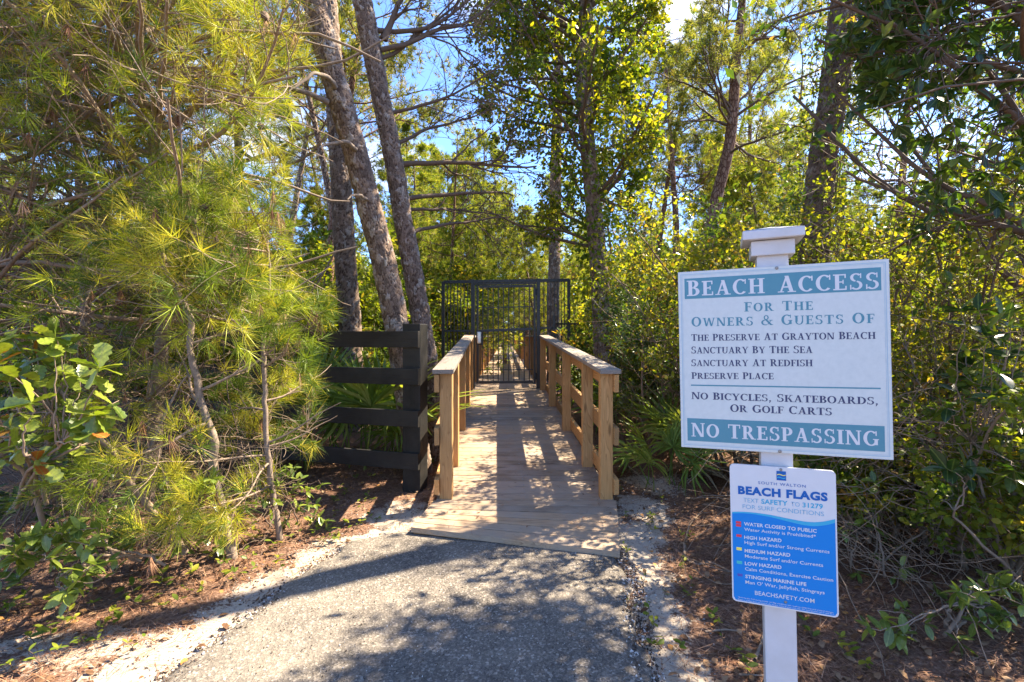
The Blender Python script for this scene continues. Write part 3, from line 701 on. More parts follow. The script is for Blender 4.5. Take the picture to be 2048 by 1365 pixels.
# --- hand-made roman capitals (cap height 1)
TK, TN, SR = .20, .085, .09
def G(ch):
    Q = []
    def rect(x0, y0, x1, y1): Q.append([(x0, y0), (x1, y0), (x1, y1), (x0, y1)])
    def stem(x, y0=0, y1=1, w=TK, s0=True, s1=True):
        rect(x, y0, x+w, y1)
        if s0: rect(x-SR, y0, x+w+SR, y0+.06)
        if s1: rect(x-SR, y1-.06, x+w+SR, y1)
    def diag(x0, y0, x1, y1, w): Q.append([(x0, y0), (x0+w, y0), (x1+w, y1), (x1, y1)])
    def arc(cx, cy, rx, ry, a0, a1, ws=TK, wt=TN, n=14):
        pr = None
        for k in range(n+1):
            a = rad(a0+(a1-a0)*k/n); o_ = (cx+rx*math.cos(a), cy+ry*math.sin(a)); i_ = (cx+(rx-ws)*math.cos(a), cy+(ry-wt)*math.sin(a))
            if pr: Q.append([pr[0], o_, i_, pr[1]])
            pr = (o_, i_)
    x = SR
    if ch == 'I': stem(x); w = 2*SR+TK
    elif ch == 'H': stem(x); stem(x+.50); rect(x+TK, .47, x+.50, .55); w = .50+TK+2*SR
    elif ch == 'N':
        stem(x, w=.10, s1=False); diag(x-.02, 1, x+.50, 0, .2); rect(x-SR, .94, x+.12, 1); stem(x+.60, w=.10, s0=False); w = .70+2*SR
    elif ch == 'E': stem(x, s0=False, s1=False); rect(x-SR, 0, x+.56, .08); rect(x-SR, .92, x+.53, 1); rect(x+TK, .47, x+.42, .545); rect(x+.49, .08, x+.56, .25); rect(x+.46, .75, x+.53, .92); rect(x+.36, .38, x+.42, .64); w = .58+SR
    elif ch == 'F': stem(x, s1=False); rect(x-SR, .92, x+.52, 1); rect(x+TK, .47, x+.42, .545); rect(x+.46, .75, x+.52, .92); rect(x+.36, .38, x+.42, .64); w = .54+SR
    elif ch == 'L': stem(x, s0=False); rect(x-SR, 0, x+.52, .08); rect(x+.46, .08, x+.52, .27); w = .54+SR
    elif ch == 'T': stem(.30, s1=False); rect(.02, .92, .755, 1); rect(.02, .73, .08, .92); rect(.695, .73, .755, .92); w = .775
    elif ch == 'P': stem(x, s1=False); rect(x-SR, .93, x+.3, 1); rect(x+TK, .42, x+.3, .49); arc(x+.28, .71, .30, .29, -90, 90); w = .60+SR
    elif ch == 'R': stem(x, s1=False); rect(x-SR, .93, x+.3, 1); rect(x+TK, .46, x+.3, .53); arc(x+.28, .73, .28, .27, -90, 90); diag(x+.22, .48, x+.50, .0, .2); rect(x+.5, 0, x+.78, .06); w = .76+SR
    elif ch == 'B': stem(x, s0=False, s1=False); rect(x-SR, .93, x+.3, 1); rect(x-SR, 0, x+.32, .07); rect(x+TK, .485, x+.3, .555); arc(x+.27, .76, .27, .24, -90, 90); arc(x+.29, .27, .31, .27, -90, 90); w = .63+SR
    elif ch == 'D': stem(x, s0=False, s1=False); rect(x-SR, .93, x+.28, 1); rect(x-SR, 0, x+.28, .07); arc(x+.26, .5, .46, .5, -90, 90, TK, TN, 18); w = .76+SR
    elif ch == 'O': arc(.43, .5, .42, .52, 0, 360, TK, TN, 28); w = .87
    elif ch == 'C': arc(.44, .5, .42, .52, 48, 315, TK, TN, 22); rect(.68, .68, .745, 1.0); w = .78
    elif ch == 'G': arc(.44, .5, .42, .52, 48, 322, TK, TN, 22); rect(.68, .68, .745, 1.0); rect(.62, .05, .62+TK-.02, .44); rect(.54, .40, .86, .46); w = .88
    elif ch == 'S': arc(.33, .755, .28, .265, 35, 262, .15, TN, 16); arc(.33, .265, .30, .285, 82, -145, .15, TN, 16); rect(.52, .70, .58, 1.0); rect(.04, 0, .10, .30); w = .66
    elif ch == 'U': rect(x, .32, x+TK, 1); rect(x-SR, .94, x+TK+SR, 1); rect(x+.56, .32, x+.66, 1); rect(x+.56-SR, .94, x+.66+SR, 1); arc(x+.33, .34, .33, .36, 180, 360, .14, .085, 14); w = .66+2*SR
    elif ch == 'A': diag(.10, 0, .40, 1, .09); diag(.58, 0, .34, 1, .19); rect(.24, .28, .60, .355); rect(0, 0, .30, .06); rect(.48, 0, .88, .06); w = .88
    elif ch == 'V': diag(.34, 0, .06, 1, .19); diag(.38, 0, .66, 1, .09); rect(-.02, .94, .36, 1); rect(.56, .94, .86, 1); w = .84
    elif ch == 'W': diag(.26, 0, .06, 1, .17); diag(.33, 0, .53, 1, .09); diag(.74, 0, .50, 1, .17); diag(.80, 0, 1.02, 1, .09); rect(-.02, .94, .32, 1); rect(.94, .94, 1.2, 1); w = 1.18
    elif ch == 'Y': stem(.33, 0, .45, s1=False); diag(.33, .42, .06, 1, .19); diag(.40, .42, .68, 1, .09); rect(-.02, .94, .34, 1); rect(.58, .94, .86, 1); w = .84
    elif ch == 'K': stem(x); diag(x+.2, .42, x+.52, 1, .09); diag(x+.26, .54, x+.50, 0, .2); rect(x+.40, .94, x+.72, 1); rect(x+.46, 0, x+.80, .06); w = .78+SR
    elif ch == 'M': stem(x, w=.10); diag(x+.40, 0, x-.02, 1, .2); diag(x+.44, 0, x+.72, 1, .09); stem(x+.78); w = .95+2*SR
    elif ch == '&': arc(.42, .77, .20, .25, 0, 360, .10, TN, 16); arc(.34, .27, .32, .29, 60, 300, .15, TN, 18); diag(.26, .62, .72, 0, .19); diag(.48, .06, .78, .50, .08); rect(.62, .46, .92, .52); rect(.72, 0, .95, .06); w = .95
    elif ch == ',': rect(.08, 0, .24, .15); diag(.06, -.2, .13, 0, .08); w = .32
    else: w = .42
    return Q, w
def serif_line(pl, text, a, b, capdir_top, mat, parent, n, small=.90, sp=.03, wordsp=.42):
    """a,b: baseline ends in photo pixels; capdir_top: pixel above a at cap height"""
    ua, va = pl.uv(*a); ub, vb = pl.uv(*b); _, vt = pl.uv(*capdir_top); H = vt-va
    x = 0; out = []; first = True
    for ch in text:
        if ch == ' ': x += wordsp; first = True; continue
        s = 1.0 if (first or ch in '&,') else small
        Q, w = G(ch); out.append((Q, x, s)); x += (w + sp)*s; first = False
    W_ = x-sp; k = (ub-ua)/W_; mb = MB(); z_ = 0
    for Q, x0, s in out:
        for q in Q:
            z_ = (z_+1) % 7
            v = []
            for (gx0, gy0) in q:
                tt = (x0+gx0*s)/W_
                v.append(pl.w(ua+(x0+gx0*s)*k, va+(vb-va)*tt+gy0*s*H, n+z_*.00003))
            mb.add(v, [[0, 1, 2, 3]])
    return mb.build('lettering', mat, parent)
DG = bpy.context.evaluated_depsgraph_get
def sans_line(pl, text, a, b, cap_px, mat, parent, n, bold=0.0, spacing=1.0):
    ua, va = pl.uv(*a); ub, vb = pl.uv(*b); _, vt = pl.uv(a[0], a[1]-cap_px); H = vt-va
    cu = bpy.data.curves.new('t', 'FONT'); cu.body = text; cu.size = 1; cu.offset = bold; cu.space_character = spacing; cu.resolution_u = 3
    o = bpy.data.objects.new('t', cu); me = bpy.data.meshes.new_from_object(o)
    nv = len(me.vertices); co = np.empty(nv*3, np.float32); me.vertices.foreach_get('co', co); co = co.reshape(-1, 3)
    x0, x1 = co[:, 0].min(), co[:, 0].max(); k = (ub-ua)/(x1-x0); ky = H/.70
    P = []
    for x, y, _ in co:
        tt = (x-x0)/(x1-x0); P.append(pl.w(ua+(x-x0)*k, va+(vb-va)*tt+y*ky, n))
    me.vertices.foreach_set('co', (np.array(P, np.float32)-np.array(parent.location, np.float32)).ravel()); me.update()
    me.materials.clear(); me.materials.append(mat)
    r = bpy.data.objects.new('lettering', me); COL.objects.link(r); r.parent = parent
    bpy.data.objects.remove(o); bpy.data.curves.remove(cu)
    return r

# post
pc = Vector((.868, 1.62, 0)) - N_*.062
pbase = pc + Vector((0, 0, .0)); up = Vv
def ppt(z): return Vector((.868, 1.625, 1.0)) - N_*.064 + up*((z-1.0)/up.z) + U*(-.004)
post = empty('sign_post', (ppt(0).x, ppt(0).y, .05), 'square white sign post with stepped cap, slightly leaning, holding both signs', 'post')
beam('post', ppt(-.15), ppt(1.745), .094, .094, M['white_paint'], post, .005, roll=(-N_.x, -N_.y, 0))
def capbox(z0, z1, w, bev, tag_='cap_block'):
    beam(tag_, ppt(z0), ppt(z1), w, w, M['white_paint'], post, bev, roll=(-N_.x, -N_.y, 0))
capbox(1.715, 1.764, .128, .003); capbox(1.766, 1.796, .180, .004, 'cap_slab')
q = [ppt(1.7965)+U*(.088*i_)+N_*(.088*j_) for i_, j_ in ((1, 1), (-1, 1), (-1, -1), (1, -1))]
mb = MB(); mb.add([tuple(v) for v in q]+[tuple(ppt(1.818))], [[0, 1, 4], [1, 2, 4], [2, 3, 4], [3, 0, 4]]); mb.build('cap_peak', M['white_paint'], post)

C6 = lambda x, y: (1340+x/2.843, 450+y/2.843)
big = Plane((.865, 1.6265, 1.3735))
bs = empty('beach_access_sign', big.w(0, -.30, 0), 'large square white sign with teal bands reading BEACH ACCESS and NO TRESPASSING', 'sign')
S_ = .304
slab(big, -S_, -S_, S_, S_, -.014, -.0006, M['sign_edge'], 'panel', bs)
slab(big, -S_+.001, -S_+.001, S_-.001, S_-.001, -.0005, 0, M['sign_white'], 'face', bs)
for ins, w in ((.0085, .0022), (.0130, .0010)):
    a_ = S_-ins
    for k, (u0, v0, u1, v1) in enumerate(((-a_, a_-w, a_, a_), (-a_, -a_, a_, -a_+w), (-a_, -a_+w, -a_+w, a_-w), (a_-w, -a_+w, a_, a_-w))):
        slab(big, u0, v0, u1, v1, .0001, .0004, M['teal_line'], 'border_line', bs)
def band(p, q, name='band'):
    u0, v0 = big.uv(*C6(*p)); u1, v1 = big.uv(*C6(*q))
    slab(big, min(u0, -S_+.021), v0, S_-.021, v1, .0001, .0004, M['teal'], name, bs)
band((92, 422), (1202, 240)); 
u0, v0 = big.uv(*C6(100, 1226)); u1, v1 = big.uv(*C6(99, 1098)); slab(big, -S_+.021, v0, S_-.021, v1, .0001, .0004, M['teal'], 'band', bs)
serif_line(big, 'BEACH ACCESS', C6(97, 405), C6(1190, 362), C6(97, 318), M['print_white'], bs, .0007, .93, .10, .55)
serif_line(big, 'FOR THE', C6(422, 493), C6(813, 483), C6(422, 440), M['teal'], bs, .0004, .88, .12, .55)
serif_line(big, 'OWNERS & GUESTS OF', C6(122, 578), C6(1163, 558), C6(122, 525), M['teal'], bs, .0004, .88, .12, .5)
serif_line(big, 'THE PRESERVE AT GRAYTON BEACH', C6(120, 660), C6(1170, 648), C6(120, 622), M['navy'], bs, .0004, .91)
serif_line(big, 'SANCTUARY BY THE SEA', C6(120, 731), C6(812, 729), C6(120, 692), M['navy'], bs, .0004, .91)
serif_line(big, 'SANCTUARY AT REDFISH', C6(120, 803), C6(812, 804), C6(120, 765), M['navy'], bs, .0004, .91)
serif_line(big, 'PRESERVE PLACE', C6(122, 875), C6(590, 878), C6(122, 838), M['navy'], bs, .0004, .91)
u0, v0 = big.uv(*C6(119, 915)); u1, v1 = big.uv(*C6(1197, 905)); slab(big, u0, v0, u1, v0+.0045, .0001, .0004, M['teal'], 'divider_line', bs)
serif_line(big, 'NO BICYCLES, SKATEBOARDS,', C6(122, 990), C6(1187, 1022), C6(122, 950), M['navy'], bs, .0004, .92)
serif_line(big, 'OR GOLF CARTS', C6(342, 1062), C6(922, 1083), C6(342, 1020), M['navy'], bs, .0004, .92)
serif_line(big, 'NO TRESPASSING', C6(122, 1202), C6(1190, 1257), C6(122, 1125), M['print_white'], bs, .0007, .95, .09, .45)
def screw(pl, p, parent, r=.0045):
    u0, v0 = pl.uv(*p); c = Vector(pl.w(u0, v0, 0)); 
    pts = np.array([tuple(c+N_*.0002), tuple(c+N_*.002), tuple(c+N_*.0035)]); mb = MB()
    tubes(mb, [(pts, np.array([r, r, r*.6]))], 12, capend=True); mb.build('screw', M['screw'], parent, False)
screw(big, C6(606, 245), bs, .0055); screw(big, C6(624, 1287), bs, .0055)

C7 = lambda x, y: (1440+x/3.792, 900+y/3.792)
low = Plane((.874, 1.617, .796))
fs = empty('beach_flags_sign', low.w(0, -.22, 0), 'small blue and white sign listing beach flag hazards, mounted below the large sign', 'sign')
slab(low, -.152, -.2285, .152, .2285, -.010, -.0006, M['print_white'], 'panel', fs, .014)
# blue lower field with a wavy top edge
wave = [(78, 482), (160, 478), (250, 486), (380, 508), (520, 544), (640, 572), (720, 580), (800, 572), (888, 550)]
wave2 = [(78, 470), (160, 468), (250, 474), (380, 492), (520, 522), (640, 544), (720, 550), (800, 542), (888, 522)]
wu = [low.uv(*C7(*p)) for p in wave]; wu2 = [low.uv(*C7(*p)) for p in wave2]
us = np.linspace(-.1475, .1475, 60); f1 = np.interp(us, [a[0] for a in wu], [a[1] for a in wu]); f2 = np.interp(us, [a[0] for a in wu2], [a[1] for a in wu2])
def smooth(a):
    for _ in range(6): a[1:-1] = (a[:-2]+2*a[1:-1]+a[2:])/4
    return a
f1 = smooth(f1); f2 = smooth(f2)
def lowb(u):
    e = .1475; r = .011; d = max(0, abs(u)-(e-r)); return -.224 + (r-math.sqrt(max(0, r*r-d*d)))
for mat, hi, lo, n, nm in ((M['blue'], f1, [lowb(u) for u in us], .0001, 'blue_field'), (M['aqua'], f2, f1, .0001, 'wave_stripe')):
    mb = MB(); v = [low.w(u, a_, n) for u, a_ in zip(us, hi)] + [low.w(u, a_, n) for u, a_ in zip(us, lo)]
    k = len(us); mb.add(v, [[i_, i_+k, i_+k+1, i_+1] for i_ in range(k-1)]); mb.build(nm, mat, fs)
def T7(text, a, b, cap, mat, bold=0.0, sp=1.0, n=.0004): sans_line(low, text, C7(*a), C7(*b), cap/3.792, mat, fs, n, bold, sp)
T7('SOUTH WALTON', (290, 258), (650, 287), 21, M['deep_blue'], 0.0, 1.2)
T7('BEACH FLAGS', (137, 330), (817, 387), 56, M['deep_blue'], .05, 1.1)
T7('TEXT ', (178, 395), (292, 405), 33, M['pale_aqua'], -.008)
T7('SAFETY', (313, 407), (513, 424), 35, M['aqua'], .022, 1.05)
T7('TO', (538, 426), (605, 432), 33, M['pale_aqua'], -.008)
T7('31279', (626, 434), (780, 447), 35, M['aqua'], .022, 1.05)
T7('FOR SURF CONDITIONS', (172, 443), (788, 503), 32, M['pale_aqua'], -.008)
white = M['print_white']
for s_, a, b, c, bo in (('WATER CLOSED TO PUBLIC', (182, 572), (733, 628), 25, .025), ('Water Activity is Prohibited*', (184, 612), (727, 668), 23, .010),
        ('HIGH HAZARD', (184, 674), (466, 700), 25, .025), ('High Surf and/or Strong Currents', (186, 712), (830, 785), 24, .010),
        ('MEDIUM HAZARD', (187, 775), (533, 810), 25, .025), ('Moderate Surf and/or Currents', (189, 815), (782, 887), 24, .010),
        ('LOW HAZARD', (189, 872), (466, 903), 25, .025), ('Calm Conditions, Exercise Caution', (190, 912), (858, 1000), 24, .010),
        ('STINGING MARINE LIFE', (192, 970), (655, 1032), 25, .025), ("Man O' War, Jellyfish, Stingrays", (193, 1012), (793, 1095), 24, .010),
        ('BEACHSAFETY.COM', (265, 1098), (717, 1162), 31, .008)):
    T7(s_, a, b, c, white, bo, 1.04)
T7('*Entering the Gulf during double red flag conditions can result in a $500 fine and criminal charges.', (135, 1118), (862, 1238), 9, white)
T7('Absence of flags does not assure safe waters. Swim at your own risk. For emergencies call or text 911.', (133, 1134), (866, 1252), 9, white)
def chip(x0, y0, x1, y1, mat, nm='flag_mark'):
    a = low.uv(*C7(x0, y1)); b = low.uv(*C7(x1, y0)); slab(low, a[0], a[1], b[0], b[1], .0002, .0005, mat, nm, fs)
chip(121, 543, 159, 557, M['red']); chip(121, 565, 159, 579, M['red']); chip(124, 643, 163, 657, M['red'])
chip(125, 741, 165, 758, M['yellow']); chip(127, 844, 168, 861, M['green']); chip(133, 941, 170, 955, M['purple'])
chip(429, 164, 500, 229, M['deep_blue'], 'logo_square')
for yc, mat in ((188, M['yellow']), (210, M['aqua'])):
    mb = MB(); v = []
    for k in range(17):
        t_ = k/16; x = 432+65*t_; y = yc-4*math.sin(t_*2*math.pi)
        for d in (-3.2, 3.2): a = low.uv(*C7(x, y+3*t_+d)); v.append(low.w(a[0], a[1], .0008))
    mb.add(v, [[2*k, 2*k+2, 2*k+3, 2*k+1] for k in range(16)]); mb.build('logo_wave', mat, fs)
screw(low, C7(461, 149), fs); screw(low, C7(497, 1152), fs)

# ------------------------------------------------------------------ trunks with real bark plates
def plate_trunk(name, path, radii, rng, parent, mat, around=112, step=.012, cw=.045, chh=.065, depth=.014):
    path = np.array(path, float); s = np.concatenate([[0], np.cumsum(np.linalg.norm(np.diff(path, axis=0), axis=1))])
    n = int(s[-1]/step); tt = np.linspace(0, s[-1], n)
    # smooth interpolation
    P = np.stack([np.interp(tt, s, path[:, k]) for k in range(3)], -1)
    ker = np.hanning(61); ker /= ker.sum()
    Pp = np.concatenate([np.repeat(P[:1], 30, 0), P, np.repeat(P[-1:], 30, 0)]); 
    Pp[:30] = P[0] - (P[1]-P[0])*np.arange(30, 0, -1)[:, None]; Pp[-30:] = P[-1] + (P[-1]-P[-2])*np.arange(1, 31)[:, None]
    P = np.stack([np.convolve(Pp[:, k], ker, 'valid') for k in range(3)], -1)
    R = np.interp(tt, s, radii)
    T = norm(np.gradient(P, axis=0)); Ux = norm(np.cross(T, np.array([0, 1.0, 0.05]))); Wx = np.cross(T, Ux)
    th = np.linspace(0, 2*np.pi, around, endpoint=False)
    ncell = max(5, int(round(2*np.pi*R.mean()/cw)))
    u = th/(2*np.pi)*ncell; v = tt/chh
    Ug, Vg = np.meshgrid(u, v)
    wx = (vnoise(Ug*1.3+3, Vg*1.3, 11)-.5)*.9+(vnoise(Ug*4+3, Vg*4, 17)-.5)*.7; wy = (vnoise(Ug*1.3+50, Vg*1.3, 12)-.5)*.9+(vnoise(Ug*4+50, Vg*4, 18)-.5)*.7
    # keep the seam closed
    seam = np.minimum(Ug, ncell-Ug); fade = np.clip(seam/1.0, 0, 1); wx *= fade; wy *= fade
    uu = Ug+wx; vv = Vg+wy
    jit = rng.random((ncell, int(v[-1])+6, 2)); cr_ = rng.random((ncell, int(v[-1])+6))
    F1 = np.full(uu.shape, 9.0); F2 = np.full(uu.shape, 9.0); ID = np.zeros(uu.shape)
    iu = np.floor(uu).astype(int); iv = np.floor(vv).astype(int)
    for du in (-1, 0, 1):
        for dv in (-1, 0, 1):
            cu_, cv_ = iu+du, iv+dv; a = cu_ % ncell; b_ = np.clip(cv_+2, 0, jit.shape[1]-1)
            px = cu_+jit[a, b_, 0]; py = cv_+jit[a, b_, 1]
            d = np.hypot(uu-px, vv-py); new = d < F1
            F2 = np.where(new, F1, np.minimum(F2, d)); ID = np.where(new, cr_[a, b_], ID); F1 = np.where(new, d, F1)
    ed = np.clip((F2-F1)/.30, 0, 1); e2 = ed*ed*(3-2*ed)
    hn = .6*vnoise(Ug*5, Vg*7, 15)+.4*vnoise(Ug*13, Vg*17, 16); e2 = np.clip(e2*.85 + (hn-.45)*.9, 0, 1)
    disp = depth*(e2*(.55+.9*ID)) + .003*(vnoise(Ug*6, Vg*8, 13)-.5) + .010*(vnoise(Ug*.5, Vg*.35, 14)-.5)*fade
    V = P[:, None] + (R[:, None, None]+disp[..., None]-depth*.5)*(Ux[:, None]*np.cos(th)[None, :, None] + Wx[:, None]*np.sin(th)[None, :, None])
    mb = MB(); i0 = (np.arange(n-1)[:, None]*around+np.arange(around)[None]).ravel(); i1 = (np.arange(n-1)[:, None]*around+(np.arange(around)[None]+1) % around).ravel()
    mb.add(V.reshape(-1, 3), np.stack([i0, i1, i1+around, i0+around], -1), ID.ravel())
    return mb.build(name, mat, parent, True, extra=e2.ravel())

def px_path(z, pts): return [at(px, py, zz) for px, py, zz in [(p[0], p[1], p[2] if len(p) > 2 else z) for p in pts]]
def dead_snags(parent, rng, specs, mat):
    """bare crooked dead limbs: (start, [points...], r)"""
    for pts, r in specs:
        P = np.array(pts); s = np.linspace(0, 1, len(P)); t_ = np.linspace(0, 1, 24)
        Q = np.stack([np.interp(t_, s, P[:, k]) for k in range(3)], -1)
        Q[1:-1] = (Q[:-2]+Q[1:-1]*2+Q[2:])/4; Q += np.cumsum(rng.normal(size=Q.shape)*.0035, 0)
        mb = MB(); tubes(mb, [(Q, np.linspace(r, r*.3, 24))], 8, capend=True)
        mb.build('limb', mat, parent, True)

def cone_tmpl():
    v = [(-1.1, 0, 0)]; f = []
    for i, (x, r_) in enumerate(((-.8, .45), (-.55, .50), (-.5, .72), (-.15, .62), (-.1, .78), (.25, .58), (.3, .66), (.7, .36), (1.0, .12))):
        for k in range(7): a = 2*math.pi*(k+.5*(i % 2))/7; v.append((x, r_*math.cos(a), r_*math.sin(a)))
    for i in range(8):
        for k in range(7): a, b = 1+i*7+k, 1+i*7+(k+1) % 7; f += [(a, b, b+7), (a, b+7, a+7)]
    return np.array(v), np.array(f)
CONE_V, CONE_F = cone_tmpl()
rngT = np.random.default_rng(21)
def pine_top_branches(rng, base_pts, n, Lr, r, down=False, needle=True, dens=1.0):
    out = {'lines': [], 'ends': []}
    S = [dict(n=9, w=.10, g=.02, kids=(5, 9), t0=.3, ang=(25, 60), lr=(.35, .6), rr=.55), dict(n=6, w=.14, g=.02, kids=(3, 6), t0=.3, ang=(25, 55), lr=(.4, .6), rr=.6), dict(n=4, w=.16, g=.03)]
    for k in range(n):
        t_ = rng.random(); j = t_*(len(base_pts)-1); i_ = min(int(j), len(base_pts)-2)
        p = base_pts[i_] + (base_pts[i_+1]-base_pts[i_])*(j-i_)
        a = rng.uniform(0, 2*np.pi); d = np.array([math.cos(a), math.sin(a), rng.uniform(-.1, .5)])
        grow(rng, p, d, rng.uniform(*Lr), r, 0, S, out)
    return out

# twin leaning pines behind the fence
tA = empty('pine_tree', at(835, 960, 4.95), 'leaning pine with thick plated bark, nearer of the two trunks behind the black fence', 'tree')
pathA = px_path(4.9, [(842, 985), (832, 900), (818, 800), (802, 700), (788, 620), (762, 500), (735, 400), (708, 290), (680, 200), (655, 110), (632, 20), (605, -120), (570, -330), (545, -560), (530, -820)])
plate_trunk('trunk', pathA, np.array([.135, .125, .118, .115, .115, .113, .112, .112, .112, .11, .105, .10, .09, .07, .05]), rngT, tA, M['bark_near'])
dead_snags(tA, rngT, [([at(672, 175, 4.8), at(655, 150, 4.65), at(630, 145, 4.5), at(604, 170, 4.4), at(580, 182, 4.3)], .026),
                      ([at(655, 205, 4.8), at(625, 190, 4.7), at(590, 180, 4.6), at(558, 178, 4.5), at(528, 165, 4.4)], .030),
                      ([at(712, 300, 4.8), at(700, 285, 4.65), at(680, 288, 4.6), at(655, 296, 4.5), at(640, 298, 4.4)], .024),
                      ([at(735, 400, 4.8), at(722, 392, 4.65), at(705, 391, 4.6), at(692, 400, 4.5)], .018)], M['twig_grey'])
tB = empty('pine_tree', at(872, 930, 5.6), 'second leaning pine with grey flaking bark, rising behind the end post of the black fence', 'tree')
pathB = px_path(5.5, [(885, 950), (872, 850), (858, 740), (842, 640), (826, 540), (806, 440), (792, 350), (778, 270), (760, 190), (744, 100), (722, -10), (700, -150), (672, -350), (650, -600), (640, -850)])
plate_trunk('trunk', pathB, np.array([.12, .11, .105, .10, .10, .098, .095, .095, .095, .10, .10, .09, .08, .07, .05]), rngT, tB, M['bark_near'], cw=.040, chh=.055)
# bare limbs of the second pine reaching to the right, with cones
out = {'lines': [], 'ends': []}
Sb = [dict(n=14, w=.09, g=.012, kids=(7, 10), t0=.2, ang=(20, 55), lr=(.4, .65), rr=.5, tap=.3), dict(n=9, w=.13, g=.01, kids=(5, 8), t0=.2, ang=(20, 60), lr=(.35, .6), rr=.6), dict(n=6, w=.16, g=.0, kids=(2, 4), t0=.3, ang=(20, 60), lr=(.4, .6), rr=.7), dict(n=4, w=.18)]
for p, d, L, r in ((at(782, 290, 5.5), (1, .8, .7), 1.5, .024), (at(800, 420, 5.5), (.6, 1, .3), 1.6, .022), (at(752, 120, 5.5), (1, .8, .8), 1.6, .026), (at(772, 230, 5.5), (1, .3, .6), 1.4, .022), (at(768, 80, 5.5), (.5, .1, 1), .9, .04), (at(790, 330, 5.5), (1, .6, .25), 1.7, .034), (at(800, 400, 5.5), (.9, .8, .5), 1.9, .03), (at(762, 100, 5.5), (1, .2, .3), 1.8, .03), (at(812, 470, 5.5), (.8, 1, .5), 1.5, .025), (at(745, 60, 5.5), (1, .5, .1), 1.7, .03)):
    grow(rngT, p, d, L, r, 0, Sb, out)
mb = MB(); branch_tubes(mb, out['lines'], (7, 5, 4, 3)); mb.build('bare_branches', M['twig'], tB, True)
mb = MB(); cv, cf = [], []
E = np.concatenate([e[-2:] for e in out['ends']]); E = E[rngT.random(len(E)) < .45]
oct_v = np.array([(1, 0, 0), (-.8, 0, 0), (0, .5, 0), (0, -.5, 0), (0, 0, .5), (0, 0, -.5)]); oct_f = np.array([(0, 2, 4), (2, 1, 4), (1, 3, 4), (3, 0, 4), (2, 0, 5), (1, 2, 5), (3, 1, 5), (0, 3, 5)])
cards(mb, oct_v, oct_f, E, basis(rngT.normal(size=E.shape), rngT), rngT.uniform(.012, .022, len(E)), rngT.random(len(E)))
mb.build('cones', M['twig'], tB, kind='stuff')
# third trunk, further back
tC = empty('pine_tree', at(702, 880, 6.6), 'straight grey pine trunk standing behind the middle boards of the black fence', 'tree')
plate_trunk('trunk', px_path(7.0, [(706, 870), (704, 740), (700, 640), (692, 540), (686, 440), (680, 330), (672, 200), (660, 60), (650, -100), (640, -400)]), np.array([.16, .15, .145, .14, .14, .135, .13, .12, .1, .06]), rngT, tC, M['bark_near'], around=70, step=.018)

def clear(p):
    """nothing grows across the path, boardwalk or the end of the fence"""
    x, y = p[0], p[1]
    if y < 3.5: return not (-1.25 < x < .95)
    if y < 5.2 and len(p) > 2 and p[2] < 1.1 and 0 < x < 1.95: return False
    return not (-1.15 < x-deck_c(y) < .95)
